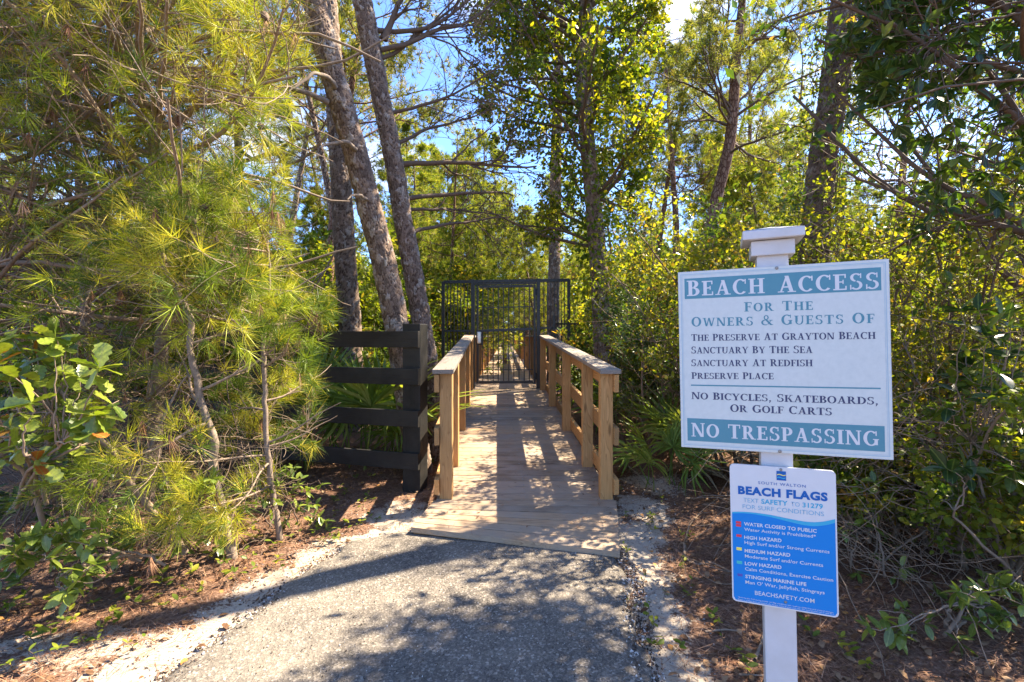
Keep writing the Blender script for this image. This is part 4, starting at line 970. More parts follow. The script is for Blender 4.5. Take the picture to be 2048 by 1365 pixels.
# ------------------------------------------------------------------ near young pines on the left
def keep_left(p):
    y_ = p[1]; r = p[0]/max(y_, .1); h = p[2]
    zp = 672-(h-CAM_H)/max(y_, .1)*1000
    lim = -.405 if zp < 120 else (-.44 if zp < 560 else (-.36 if zp < 700 else (-.39 if zp < 900 else -.47)))
    return y_ > 2.35 and r < lim and h > .25
def near_pine(name, trunk_px, z, r0, label, H_extra, seed, nbr, blen, mat, n_needles=28, NL=.15, nw=.0036, hmin=.8, trunk_mat=None, keep=keep_left, dirbias=(0, 0, 0), kids2=(3, 6)):
    rng = np.random.default_rng(seed)
    pts = [at(px, py, zz) for px, py, zz in trunk_px]
    t = empty(name, pts[0], label, 'tree')
    P = np.array(pts); s = np.linspace(0, 1, len(P)); t_ = np.linspace(0, 1, 40)
    Q = np.stack([np.interp(t_, s, P[:, k]) for k in range(3)], -1)
    for _ in range(2): Q[1:-1] = (Q[:-2]+Q[1:-1]*2+Q[2:])/4
    Q[1:-1] += rng.normal(size=(38, 3))*.004
    mb = MB(); tubes(mb, [(Q, np.linspace(r0, r0*.35, 40))], 12); mb.build('trunk', trunk_mat or M['twig_grey'], t, True)
    out = {'lines': [], 'ends': []}
    S = [dict(n=9, w=.11, g=.03, kids=(6, 10), t0=.25, ang=(25, 60), lr=(.35, .6), rr=.5, tap=.3), dict(n=6, w=.14, g=.03, kids=kids2, t0=.25, ang=(25, 60), lr=(.4, .65), rr=.6), dict(n=4, w=.16, g=.04)]
    for k in range(nbr):
        j = rng.uniform(.12, 1)*39; i_ = min(int(j), 38); p = Q[i_]
        if p[2] < hmin: continue
        a = rng.uniform(0, 2*np.pi); d = np.array([math.cos(a), math.sin(a)*.8, rng.uniform(-.15, .55)]) + np.array(dirbias)
        grow(rng, p, d, rng.uniform(*blen), max(r0*.38, .008), 0, S, out, keep)
    mb = MB(); branch_tubes(mb, out['lines'], (6, 4, 3, 3)); mb.build('branches', M['twig_pale'] if mat is M['needle_lit'] else M['twig'], t, True)
    TP, TD = [], []
    for e in out['ends']:
        if not keep(e[-1]): continue
        TP.append(e[-1]); TD.append(e[-1]-e[-2])
        if rng.random() < .35: TP.append(e[-2]); TD.append(e[-2]-e[-3])
    TP = np.array(TP); TD = np.array(TD)
    dead = rng.random(len(TP)) < .05
    mb = MB(); needles(mb, rng, TP[~dead], TD[~dead], n_needles, NL, nw, (12, 80), .06, .05, rnd=crnd(TP[~dead], rng, 2.2)); mb.build('needles', mat, t, kind='stuff')
    mb = MB(); needles(mb, rng, TP[dead]-np.array([0, 0, .03]), TD[dead]*np.array([1, 1, 0])-np.array([0, 0, 1]), n_needles, NL*.8, nw, (5, 45), .1, -.2); mb.build('dead_needles', M['straw'], t, kind='stuff')
    cp = TP[rng.random(len(TP)) < .012]
    if len(cp): mb = MB(); cards(mb, CONE_V, CONE_F, cp-np.array([0, 0, .02]), basis(rng.normal(size=cp.shape)-np.array([0, 0, .8]), rng), rng.uniform(.025, .04, len(cp)), rng.random(len(cp))); mb.build('cones', M['twig'], t, True, kind='stuff')
    print(name, 'tufts', len(TP))
    return t
near_pine('young_pine', [(300, 1000, 4.0), (315, 800, 4.0), (330, 600, 3.9), (322, 400, 3.8), (305, 250, 3.7), (255, 130, 3.6), (235, -50, 3.5), (230, -300, 3.5)], 3.8, .055,
          'large young pine filling the upper corner with sunlit yellow-green needles, its stem rising mid-thicket', 0, 101, 74, (1.0, 2.0), M['needle_lit'], hmin=1.5)
near_pine('young_pine', [(-150, 1050, 3.6), (-120, 600, 3.6), (-60, 200, 3.5), (-40, -100, 3.4), (-30, -400, 3.4)], 3.5, .06,
          'young pine at the frame\'s edge sending thick pale limbs across the top of the thicket', 0, 102, 66, (1.2, 2.2), M['needle_lit'], hmin=1.2, dirbias=(.5, 0, 0))
near_pine('young_pine', [(500, 1000, 5.2), (490, 700, 5.2), (480, 400, 5.2), (470, 100, 5.1), (460, -250, 5.0)], 5.2, .06,
          'bright young pine just beside the leaning twin trunks, needles spilling over the fence boards', 0, 103, 50, (.9, 1.9), M['needle_lit'], hmin=1.0, NL=.16, nw=.004, n_needles=26)
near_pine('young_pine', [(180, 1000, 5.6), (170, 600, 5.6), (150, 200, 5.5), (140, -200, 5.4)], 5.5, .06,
          'dark shaded pine standing deep in the thicket behind the large sunlit one', 0, 104, 62, (1.1, 2.2), M['needle_shaded'], hmin=.9, NL=.19, nw=.005, n_needles=18)
near_pine('pine_sapling', [(466, 1118, 3.15), (440, 1010, 3.15), (425, 920, 3.15), (432, 890, 3.15), (402, 800, 3.15), (378, 690, 3.15), (385, 640, 3.15), (345, 560, 3.15), (318, 500, 3.1), (330, 420, 3.1)], 3.15, .030,
          'crooked thin pine sapling with pale scaly stem at the edge of the sand', 0, 105, 15, (.45, .85), M['needle_lit'], kids2=(1, 4), hmin=.75, NL=.145, nw=.0032)
near_pine('pine_sapling', [(560, 1080, 3.4), (541, 960, 3.4), (532, 870, 3.4), (529, 760, 3.4), (527, 650, 3.4), (540, 560, 3.4), (535, 480, 3.4)], 3.4, .022,
          'slim pine sapling with drooping sunlit needles beside the black fence boards', 0, 106, 34, (.4, .85), M['needle_lit'], kids2=(2, 5), hmin=.35, NL=.15, nw=.0034)
near_pine('pine_sapling', [(250, 1040, 3.9), (270, 900, 3.9), (300, 780, 3.9), (290, 650, 3.9)], 3.9, .02,
          'small pine sapling hidden among bare twigs between the pale saplings', 0, 107, 15, (.5, 1.0), M['needle_lit'], kids2=(1, 4), hmin=.4, NL=.145, nw=.0034)

# ------------------------------------------------------------------ leaves as separate parts
def leaf_mesh(name, mat, kind):
    mb = MB()
    if kind == 'oak':      # lobed outline
        L = 9; xs = np.linspace(0, 1, L); w = np.array([.02, .13, .16, .26, .20, .32, .25, .30, .10])
        v = []
        for x, ww in zip(xs, w): v += [(x, ww, .05*ww*4-.10*x*x), (x, 0, -.10*x*x), (x, -ww, .05*ww*4-.10*x*x)]
    else:
        L = 7; xs = np.linspace(0, 1, L); w = np.array([.01, .14, .20, .225, .20, .13, .0])*(1.0 if kind == 'oval' else 1.15)
        v = []
        for x, ww in zip(xs, w): v += [(x, ww, .22*ww-.12*x*x), (x, 0, -.12*x*x), (x, -ww, .22*ww-.12*x*x)]
    f = []
    for k in range(L-1):
        a = 3*k; f += [(a, a+1, a+4, a+3), (a+1, a+2, a+5, a+4)]
    mb.add(v, f); return mb.mesh(name, mat, True)
LM = {'oak': leaf_mesh('leaf', M['leaf_oak'], 'oak'), 'wax': leaf_mesh('leaf', M['leaf_wax'], 'oval'), 'big': leaf_mesh('leaf', M['leaf_big'], 'oval'), 'seed': leaf_mesh('leaf', M['leaf_seed'], 'oval')}
def leaf_objs(parent, me, P, B, S, name='leaf', nmax=300):
    for p, b_, s in list(zip(P, B, S))[:nmax]:
        o = bpy.data.objects.new(name, me); o.parent = parent
        m_ = Matrix((Vector(b_[0])*s, Vector(b_[1])*s, Vector(b_[2])*s)).transposed().to_4x4()
        m_.translation = Vector(p)-parent.location; o.matrix_local = m_; COL.objects.link(o)

def leafy(name, label, cat, base, stems, leafkey, rng, S, leaves_per_end, size, group=None, keep=None, bark='twig_grey', nobj=300, stuffmat=None, whorl=False, spread=.8, upb=.8):
    t = empty(name, base, label, cat, group)
    out = {'lines': [], 'ends': []}
    for p, d, L, r in stems: grow(rng, p, d, L, r, 0, S, out, keep)
    mb = MB(); branch_tubes(mb, out['lines'], (8, 5, 4, 3)); mb.build('branches', M[bark], t, True)
    P, D = [], []
    for e in out['ends']:
        for k in range(rng.integers(*leaves_per_end)):
            f = 1.0 if whorl and rng.random() < .6 else rng.uniform(.3, 1)
            j = f*(len(e)-1); i_ = min(int(j), len(e)-2); q = e[i_]+(e[i_+1]-e[i_])*(j-i_)
            if keep is not None and not keep(q): continue
            td = norm(e[i_+1]-e[i_]); d = td*.5 + rng.normal(size=3)*spread; d[2] += .1
            P.append(q); D.append(d)
    P = np.array(P); D = np.array(D)
    if len(P) == 0: return t
    o = np.argsort(np.linalg.norm(P-np.array([0, 0, CAM_H]), axis=1)); P = P[o]; D = D[o]
    B = basis(D, rng, upb, .5); Sz = rng.uniform(size[0], size[1], len(P))
    if nobj: leaf_objs(t, LM[leafkey], P, B, Sz, nmax=nobj)
    if len(P) > nobj:
        tv, tf = leaf_t(); mb = MB(); cards(mb, tv, tf, P[nobj:], B[nobj:], Sz[nobj:], rng.random(len(P)-nobj)); mb.build('foliage', stuffmat or M['leaf_dark'], t, kind='stuff')
    print(name, 'leaves', len(P))
    return t
SH = [dict(n=10, w=.10, g=.0, kids=(4, 7), t0=.35, ang=(25, 65), lr=(.3, .5), rr=.5), dict(n=6, w=.14, g=.02, kids=(3, 5), t0=.3, ang=(25, 60), lr=(.4, .6), rr=.6), dict(n=4, w=.15, g=.03)]
rl = np.random.default_rng(55)
def rosette_shrub(name, label, base, targets, leafkey, rng, nl, size, bark='twig_grey', r=.010, extra_lines=(), rise=.25, cat='shrub'):
    """stems arch from the base to each target and end in a whorl of broad leaves, each leaf its own part"""
    t = empty(name, tuple(base), label, cat); base = np.array(base, float); lines = list(extra_lines); P = []; D = []; Sz = []
    T_ = np.array(targets); nh = max(4, len(T_)//7); H_ = T_[rng.choice(len(T_), nh, replace=False)]
    H_ = H_*.68 + base*.32 + rng.normal(size=(nh, 3))*np.array([.06, .06, .04])
    def bez(b0, q, lift, n=14):
        mid = (b0+q)/2 + np.array([rng.normal()*.07, rng.normal()*.07, lift]); tt = np.linspace(0, 1, n)[:, None]
        c = (1-tt)**2*b0+2*tt*(1-tt)*mid+tt**2*q; c[1:-1] += np.cumsum(rng.normal(size=(n-2, 3))*.006, 0); return c
    for h_ in H_: lines.append((bez(base+rng.normal(size=3)*np.array([.09, .07, 0]), h_, rise*.4), np.linspace(r, r*.5, 14)))
    for q in T_:
        b0 = H_[np.argmin(np.linalg.norm(H_-q, axis=1)+rng.random(nh)*.1)]
        c = bez(b0, q, rise*rng.uniform(0, .3)); lines.append((c, np.linspace(r*.42, .0016, 14)))
        td = norm(c[-1]-c[-2])
        for m_ in range(rng.integers(nl[0], nl[1]+1)):
            f = 1.0 if m_ < 5 else rng.uniform(.7, .98); j = f*13; i_ = min(int(j), 12)
            a_ = m_*2.4+rng.normal()*.3; u = norm(np.cross(td, [0.1, 0.2, 1])); v = np.cross(td, u); out_ = u*math.cos(a_)+v*math.sin(a_)
            P.append(c[i_]+(c[i_+1]-c[i_])*(j-i_)); D.append(td*rng.uniform(.1, .9)+out_+np.array([0, 0, rng.uniform(-.2, .2)])); Sz.append(rng.uniform(*size)*1.15)
    mb = MB(); tubes(mb, lines, 6); mb.build('branches', M[bark], t, True)
    leaf_objs(t, LM[leafkey], np.array(P), basis(np.array(D), rng, 1.2, .35), np.array(Sz), nmax=300)
    return t
def spots(rng, n, x0, x1, y0, y1, z0, z1, f=lambda px, py: True):
    o = []
    while len(o) < n:
        px, py = rng.uniform(x0, x1), rng.uniform(y0, y1)
        if f(px, py): o.append(at(px, py, rng.uniform(z0, z1)))
    return o
oak = rosette_shrub('oak_bush', 'oak bush with glossy lobed leaves, a few turned orange, at the thicket edge', at(60, 1010, 2.75),
      spots(rl, 36, -60, 225, 665, 935, 2.15, 2.8, lambda x, y: x < 235-.9*max(0, y-830) and x < 100+ (y-640)*1.2), 'oak', rl, (7, 9), (.065, .105), 'twig_pale', .012,
      [(np.array([at(372, 1105, 3.05), at(335, 1058, 3.0), at(300, 1015, 2.95), at(262, 968, 2.9), at(248, 950, 2.87), at(225, 900, 2.82), at(180, 862, 2.75), at(150, 820, 2.7), at(118, 780, 2.65)]), np.linspace(.024, .011, 9)),
       (np.array([at(90, 1060, 2.7), at(70, 990, 2.65), at(45, 940, 2.6), at(-10, 900, 2.5)]), np.linspace(.014, .009, 4)),
       (np.array([at(265, 965, 2.9), at(300, 900, 3.0), at(330, 830, 3.05), at(360, 770, 3.1), at(375, 750, 3.1)]), np.linspace(.010, .005, 5))])
rosette_shrub('waxy_shrub', 'low shrub with pale waxy oval leaves leaning over the sand below the oak bush', at(285, 1130, 2.75),
      spots(rl, 36, -40, 215, 1045, 1195, 2.2, 2.7, lambda x, y: y < 1225-.25*x), 'wax', rl, (7, 9), (.050, .085), 'twig_pale', .009)
rosette_shrub('waxy_shrub', 'dark glossy-leaved shrub crouching around the foot of the leaning oak stem', at(330, 1085, 3.3),
      spots(rl, 42, 190, 440, 955, 1110, 2.85, 3.15, lambda x, y: y < 1130-.12*(x-190)), 'wax', rl, (6, 8), (.042, .07), 'twig', .006)
rosette_shrub('waxy_shrub', 'low glossy green shrub at the foot of the slim sapling before the black fence', at(560, 1050, 3.35),
      spots(rl, 30, 470, 655, 930, 1060, 3.2, 3.6), 'wax', rl, (5, 8), (.035, .06), 'twig', .005)
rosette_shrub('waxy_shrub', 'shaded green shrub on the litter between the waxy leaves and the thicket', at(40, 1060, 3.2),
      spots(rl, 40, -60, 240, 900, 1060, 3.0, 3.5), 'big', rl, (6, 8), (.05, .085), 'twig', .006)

# ------------------------------------------------------------------ right side
# tall dark-leaved tree
def keep_tr(p):
    zp = 672-(p[2]-CAM_H)/max(p[1], .1)*1000; xp = 1024+p[0]/max(p[1], .1)*1000
    if p[1] < 2.55: return False
    if 0 < zp < 1400 and xp < 2060:
        lim = 1700 + max(0, zp-180)*.55 if zp < 420 else 1830
        return xp > lim + 25*math.sin(zp*.05)
    return p[0]/max(p[1], .1) > .66
ST = [dict(n=12, w=.09, g=.01, kids=(7, 11), t0=.2, ang=(25, 60), lr=(.35, .55), rr=.5), dict(n=8, w=.12, g=.0, kids=(5, 8), t0=.2, ang=(25, 60), lr=(.35, .55), rr=.6), dict(n=5, w=.15, g=.0, kids=(1, 3), t0=.2, ang=(30, 60), lr=(.4, .6), rr=.6), dict(n=4, w=.15, g=0)]
tr = leafy('broadleaf_tree', 'tall dark evergreen with broad leaves overhanging the top corner beside the sky gap', 'tree', (3.1, 2.5, .1),
      [((4.1, 2.9, .1), (.02, .05, 1), 4.6, .05)] + [((3.3+rl.uniform(-.1, .1), 2.9+rl.uniform(-.1, .1), h_), (math.cos(a_), math.sin(a_), rl.uniform(.2, .9)), rl.uniform(1.2, 2.1), .022) for h_, a_ in [(rl.uniform(1.7, 3.9), rl.uniform(1.6, 4.4)) for _ in range(22)]],
      'big', rl, ST, (3, 6), (.06, .10), keep=keep_tr, bark='twig', stuffmat=M['leaf_dark'])
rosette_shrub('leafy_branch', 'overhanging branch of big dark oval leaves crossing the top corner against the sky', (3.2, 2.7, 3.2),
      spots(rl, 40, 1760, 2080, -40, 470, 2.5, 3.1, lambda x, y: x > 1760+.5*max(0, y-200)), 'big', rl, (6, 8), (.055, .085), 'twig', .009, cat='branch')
rosette_shrub('broadleaf_shrub', 'low broad-leaved green shrub on brown litter in the bottom corner beyond the sign post', at(1850, 1290, 2.35),
      spots(rl, 40, 1710, 2070, 1030, 1300, 2.0, 2.7, lambda x, y: y > 1290-.5*(x-1660)), 'wax', rl, (6, 8), (.045, .075), 'twig_grey', .011)
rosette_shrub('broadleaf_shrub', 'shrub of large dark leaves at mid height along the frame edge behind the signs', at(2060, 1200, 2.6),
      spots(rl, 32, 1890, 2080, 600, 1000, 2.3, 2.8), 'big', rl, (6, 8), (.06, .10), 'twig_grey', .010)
rosette_shrub('broadleaf_shrub', 'green leafy shrub low behind the post, between the blue sign and the corner shrub', at(1760, 1180, 3.0),
      spots(rl, 38, 1680, 1960, 960, 1180, 2.7, 3.3), 'wax', rl, (5, 7), (.045, .075), 'twig_grey', .008)

# brush with bright leaves further back on the right, behind the signs
SB = [dict(n=12, w=.10, g=.0, kids=(8, 12), t0=.12, ang=(25, 70), lr=(.3, .5), rr=.5), dict(n=8, w=.15, g=.0, kids=(5, 8), t0=.15, ang=(25, 65), lr=(.35, .6), rr=.6), dict(n=5, w=.2, g=0)]
def brush(name, label, cat, base, nst, H, rad_, mat, rng, leafn=(4, 9), lsize=(.025, .045), bark='twig', r=.014, keep=None, group=None, S=SB, tmpl=DIAMOND, stuff=True, spread=.35):
    t = empty(name, base, label, cat, group)
    out = {'lines': [], 'ends': []}; base = np.array(base, float)
    for k in range(nst):
        a = rng.uniform(0, 2*np.pi); rr = rad_*math.sqrt(rng.random())*.6
        p = base + np.array([math.cos(a)*rr, math.sin(a)*rr, 0]); d = (math.cos(a)*spread, math.sin(a)*spread, 1)
        grow(rng, p, d, H*rng.uniform(.7, 1.1), r, 0, S, out, keep)
    mb = MB(); branch_tubes(mb, out['lines'], (6, 4, 3, 3)); mb.build('branches', M[bark], t, True)
    P, D = [], []
    for e in out['ends']:
        n = rng.integers(*leafn); j = rng.uniform(.0, 1, n)*(len(e)-1); ii = np.minimum(j.astype(int), len(e)-2)
        P.append(e[ii]+(e[ii+1]-e[ii])*(j-ii)[:, None]+rng.normal(size=(n, 3))*.025); D.append(norm(e[ii+1]-e[ii])*.5+rng.normal(size=(n, 3))*.7)
    P = np.concatenate(P); D = np.concatenate(D); D[:, 2] -= .05
    if keep is not None:
        kk = np.array([keep(p) for p in P]); P = P[kk]; D = D[kk]
    mb = MB(); cards(mb, tmpl[0], tmpl[1], P, basis(D, rng, .6, .6), rng.uniform(*lsize, len(P)), crnd(P, rng)); mb.build('foliage', mat, t, kind='stuff' if stuff else None)
    print(name, 'foliage', len(P))
    return t
rb = np.random.default_rng(77)
bushes = [((2.25, 3.5), 8, 1.35, .6, 'leaf_mix', 'low green brush just behind the lower half of the post, among dry twigs', 'twig_pale'),
          ((3.1, 3.4), 8, 1.5, .7, 'leaf_yellow', 'low sunlit brush at the frame edge above the corner shrub', 'twig_pale'),
          ((2.9, 3.0), 6, 1.1, .6, 'leaf_mix', 'leafy green brush between the corner shrub and the dry twigs', 'twig_pale'),
          ((2.6, 4.2), 7, 2.6, .8, 'leaf_yellow', 'sunlit yellow-leaved brush reaching above the big sign\'s outer edge', 'twig'),
          ((3.7, 4.4), 7, 2.8, .9, 'leaf_yellow', 'yellow-green brush at the frame edge under the dark overhanging tree', 'twig'),
          ((2.3, 4.6), 6, 2.3, .6, 'leaf_mix', 'mixed green and brown brush directly behind the big sign', 'twig'),
          ((1.45, 5.75), 8, 2.4, .6, 'leaf_dark', 'small-leaved dark holly-like shrub between the boardwalk rail and the signs', 'twig_grey'),
          ((1.95, 5.8), 7, 2.1, .8, 'leaf_dark', 'dark leafy shrub whose crown shows just over the left of the big sign', 'twig_grey'),
          ((3.0, 6.2), 8, 2.5, 1.0, 'leaf_yellow', 'backlit yellow shrub around the foot of the thick vine-wrapped trunk', 'twig'),
          ((4.8, 6.4), 8, 2.7, 1.1, 'leaf_mix', 'leafy brush deep behind the frame-edge thicket', 'twig')]
for (x, y_), n, H, R_, mt, lab, bk in bushes:
    brush('brush', lab, 'shrub', (x, y_, float(ground_h(x, y_))), n, H, R_, M[mt], rb, keep=clear, bark=bk, lsize=(.03, .055) if mt != 'leaf_dark' else (.035, .055), r=.016, tmpl=LEAF4 if y_ < 5.5 else DIAMOND, leafn=(10, 20))

# bare twig tangles
def tangle(name, label, box, n, seed, L=(.4, 1.2), r=(.0012, .0035), mat='twig_pale', flat=.7, segs=12, w=.22):
    rng = np.random.default_rng(seed); (x0, x1), (y0, y1), (z0, z1) = box
    t = empty(name, ((x0+x1)/2, (y0+y1)/2, z0), label, 'bush')
    lines = []
    for k in range(n):
        p = np.array([rng.uniform(x0, x1), rng.uniform(y0, y1), z0+(z1-z0)*rng.random()**1.2]); d = rng.normal(size=3); d[2] *= flat
        P = wander(rng, p, d, rng.uniform(*L), segs, w, -.01); P[:, 2] = np.maximum(P[:, 2], .06)
        if P[:, 1].min() < 1.5 or not all(clear(q) for q in P) or not all(q[0] > 0 or keep_left((q[0], q[1], 1.0 if q[2] < .3 else q[2])) or (q[0]/q[1] < -.42) for q in P): continue
        r0 = rng.uniform(*r); lines.append((P, np.linspace(r0, r0*.5, segs+1)))
    mb = MB(); tubes(mb, lines, 4); mb.build('twigs', M[mat], t, True, kind='stuff')
tangle('bare_brush', 'tangle of bare pale brown twigs low behind the sign post', ((1.5, 4.0), (2.7, 3.8), (.15, 1.0)), 1150, 301, w=.2)
tangle('bare_brush', 'dark mass of dead twigs further back in the thicket behind both signs', ((1.4, 4.4), (3.7, 4.7), (.15, 1.5)), 600, 302, mat='twig', w=.2)
tangle('bare_brush', 'wiry upright stems arching beside the big sign under the yellow leaves', ((2.2, 4.2), (3.0, 4.2), (.6, 2.6)), 260, 303, L=(.8, 2.0), mat='twig', flat=1.3)
tangle('bare_brush', 'thin bare branches inside the young pines of the thicket', ((-3.8, -1.9), (3.3, 4.6), (.4, 2.6)), 620, 304, L=(.5, 1.3), r=(.0015, .0045), mat='twig')
tangle('bare_brush', 'low dead twigs around the sapling stems above the red-brown litter', ((-3.4, -1.35), (3.0, 4.0), (.1, .8)), 520, 305, L=(.25, .7), r=(.001, .0024), mat='twig_pale')
tangle('bare_brush', 'pale dry twigs under the dark shrub beside the boardwalk rail', ((.95, 1.7), (4.9, 5.8), (.15, .9)), 330, 306, L=(.3, .9), r=(.0012, .0025), mat='twig')

# ------------------------------------------------------------------ palmettos
def frond_mesh(name, seed, mat, nl=22, fan=250):
    rng = np.random.default_rng(seed); mb = MB()
    for k in range(nl):
        a = rad(-fan/2 + fan*k/(nl-1)) + rng.normal()*.03; L = (.62-.17*abs(k/(nl-1)-.5)*2)*rng.uniform(.9, 1.05)
        d = np.array([math.cos(a), math.sin(a), 0]); s = np.array([-math.sin(a), math.cos(a), 0]); v = []
        for t_, w in ((0, .005), (.3, .021), (.65, .018), (1, .001)):
            c = d*L*t_ + np.array([0, 0, .10*t_ - .28*t_*t_*(.6+.6*rng.random()) + .04*math.sin(k*1.3)])
            v += [c-s*w+np.array([0, 0, w*.5]), c, c+s*w+np.array([0, 0, w*.5])]
        f = []
        for q in range(3): f += [(3*q, 3*q+1, 3*q+4, 3*q+3), (3*q+1, 3*q+2, 3*q+5, 3*q+4)]
        mb.add(v, f, rng.random()*.3)
    # stalk
    tubes(mb, [(np.array([[0, 0, 0], [-.2, 0, -.03], [-.45, 0, -.14], [-.65, 0, -.32]]), np.array([.006, .007, .008, .010]))], 5)
    return mb.mesh(name, mat)
FR = [frond_mesh('frond', k, M['palm']) for k in range(3)]; FRd = frond_mesh('frond', 9, M['palm_dead'], 20, 200)
def palmetto(x, y_, nf, sc, label, seed, group=None, dead=0, leanto=None):
    rng = np.random.default_rng(seed); z0 = float(ground_h(x, y_))
    t = empty('palmetto', (x, y_, z0), label, 'palmetto', group)
    for k in range(nf+dead):
        me = FR[k % 3] if k < nf else FRd
        o = bpy.data.objects.new('frond', me); COL.objects.link(o); o.parent = t
        az = 2*math.pi*k/nf + rng.uniform(-.3, .3); el = rad(rng.uniform(25, 75)) if k < nf else rad(rng.uniform(0, 15))
        s = sc*rng.uniform(.8, 1.15)
        d = Vector((math.cos(az)*math.cos(el), math.sin(az)*math.cos(el), math.sin(el)))
        side = Vector((-math.sin(az), math.cos(az), 0)); n_ = d.cross(side)
        m_ = Matrix((d, side, n_)).transposed().to_4x4() @ Matrix.Rotation(rng.uniform(-.5, .5), 4, 'X') @ Matrix.Scale(s, 4)
        m_.translation = d*.62*s + Vector((0, 0, .03)); o.matrix_local = m_
        if k >= nf: o['label'] = 'dry brown frond'
    return t
palmetto(1.34, 4.45, 6, .66, 'palmetto fan beside the bare sand patch right of the boardwalk', 1, dead=3)
palmetto(1.74, 5.0, 6, .78, 'palmetto half hidden behind the lower corner of the big sign', 2, dead=2)
palmetto(-1.5, 5.3, 11, 1.1, 'large palmetto seen through the gaps of the black fence', 3)
palmetto(-1.25, 5.7, 9, .65, 'palmetto tucked between the fence end post and boardwalk rail', 4)
palmetto(-2.3, 5.8, 10, 1.1, 'palmetto behind the black fence under the bright young pine', 5)
palmetto(-1.75, 7.6, 9, .9, 'sunlit palmetto below the iron panel on the lock side', 6)
palmetto(1.55, 6.9, 9, .8, 'palmetto glimpsed through the boardwalk\'s rail openings', 7)
palmetto(1.45, 8.2, 9, 1.0, 'palmetto under the low iron picket fence', 8)
for k in range(16):
    s = 1 if k % 2 else -1
    y_ = 9.5+k*1.1; palmetto(s*rb.uniform(1.5, 4.5)+(-.1), y_, 8, 1.1, 'palmetto growing on the forest floor beyond the gate', 20+k, group='palmettos beyond the gate')

# ------------------------------------------------------------------ mid and far woods: shared pine and shrub meshes
def make_pine(seed, H, bare, nbr, blen, needle_mat, bark, tuftn=13, NL=.17, nw=.015, rbase=.12, lean=.05, keepdens=1.0):
    rng = np.random.default_rng(seed)
    T = wander(rng, (0, 0, -.1), (rng.normal()*lean, rng.normal()*lean, 1), H+.1, 22, .025, .03)
    R = np.linspace(rbase, rbase*.15, 23); mb = MB(); tubes(mb, [(T, R)], 12); trunk = mb.mesh('trunk', M[bark], True)
    out = {'lines': [], 'ends': []}
    S = [dict(n=7, w=.12, g=.035, kids=(7, 11), t0=.25, ang=(25, 60), lr=(.3, .55), rr=.55, tap=.3), dict(n=5, w=.15, g=.04, kids=(4, 6), t0=.3, ang=(25, 60), lr=(.4, .65), rr=.6), dict(n=3, w=.16, g=.05)]
    for k in range(nbr):
        f = bare + (1-bare)*(k+rng.random())/nbr; j = f*22; i_ = min(int(j), 21); p = T[i_]+(T[i_+1]-T[i_])*(j-i_)
        a = k*2.4+rng.normal()*.4; L = blen*(1.15-.75*(f-bare)/(1-bare))*rng.uniform(.7, 1.2)
        grow(rng, p, (math.cos(a), math.sin(a), rng.uniform(-.05, .5)), L, rbase*.25*(1.1-f*.7), 0, S, out)
    mb = MB(); branch_tubes(mb, out['lines'], (5, 4, 3)); br = mb.mesh('branches', M[bark], True)
    TP = []; TD = []
    for e in out['ends']:
        if rng.random() > keepdens: continue
        TP += [e[-1], e[-2]]; TD += [e[-1]-e[-2], e[-2]-e[-3]]
    mb = MB(); needles(mb, rng, np.array(TP), np.array(TD), tuftn, NL, nw, (10, 85), .03, .25); cr_ = mb.mesh('crown', M[needle_mat])
    print('pine', seed, 'tufts', len(TP))
    return trunk, br, cr_
PV = [make_pine(1, 9, .42, 34, 1.7, 'needle_mid', 'bark'), make_pine(2, 10, .5, 30, 1.9, 'needle_olive', 'bark_red'),
      make_pine(3, 6.5, .15, 44, 1.9, 'needle_mid', 'bark', rbase=.09), make_pine(4, 10, .45, 26, 2.2, 'needle_mid', 'bark_red', keepdens=.6),
      make_pine(5, 10.5, .55, 24, 2.0, 'needle_olive', 'bark', keepdens=.55)]
def put_pine(v, x, y_, s, rz, label, group=None, sxy=1.0, lean=(0, 0)):
    z0 = float(ground_h(x, y_)); t = empty('pine_tree', (x, y_, z0-.05), label, 'tree', group)
    t.scale = (s*sxy, s*sxy, s); t.rotation_euler = (lean[0], lean[1], rz)
    for n_, me in zip(('trunk', 'branches', 'crown'), PV[v]):
        o = bpy.data.objects.new(n_, me); COL.objects.link(o); o.parent = t
    return t
def pxx(px, z): return (px-1024)/1000*z
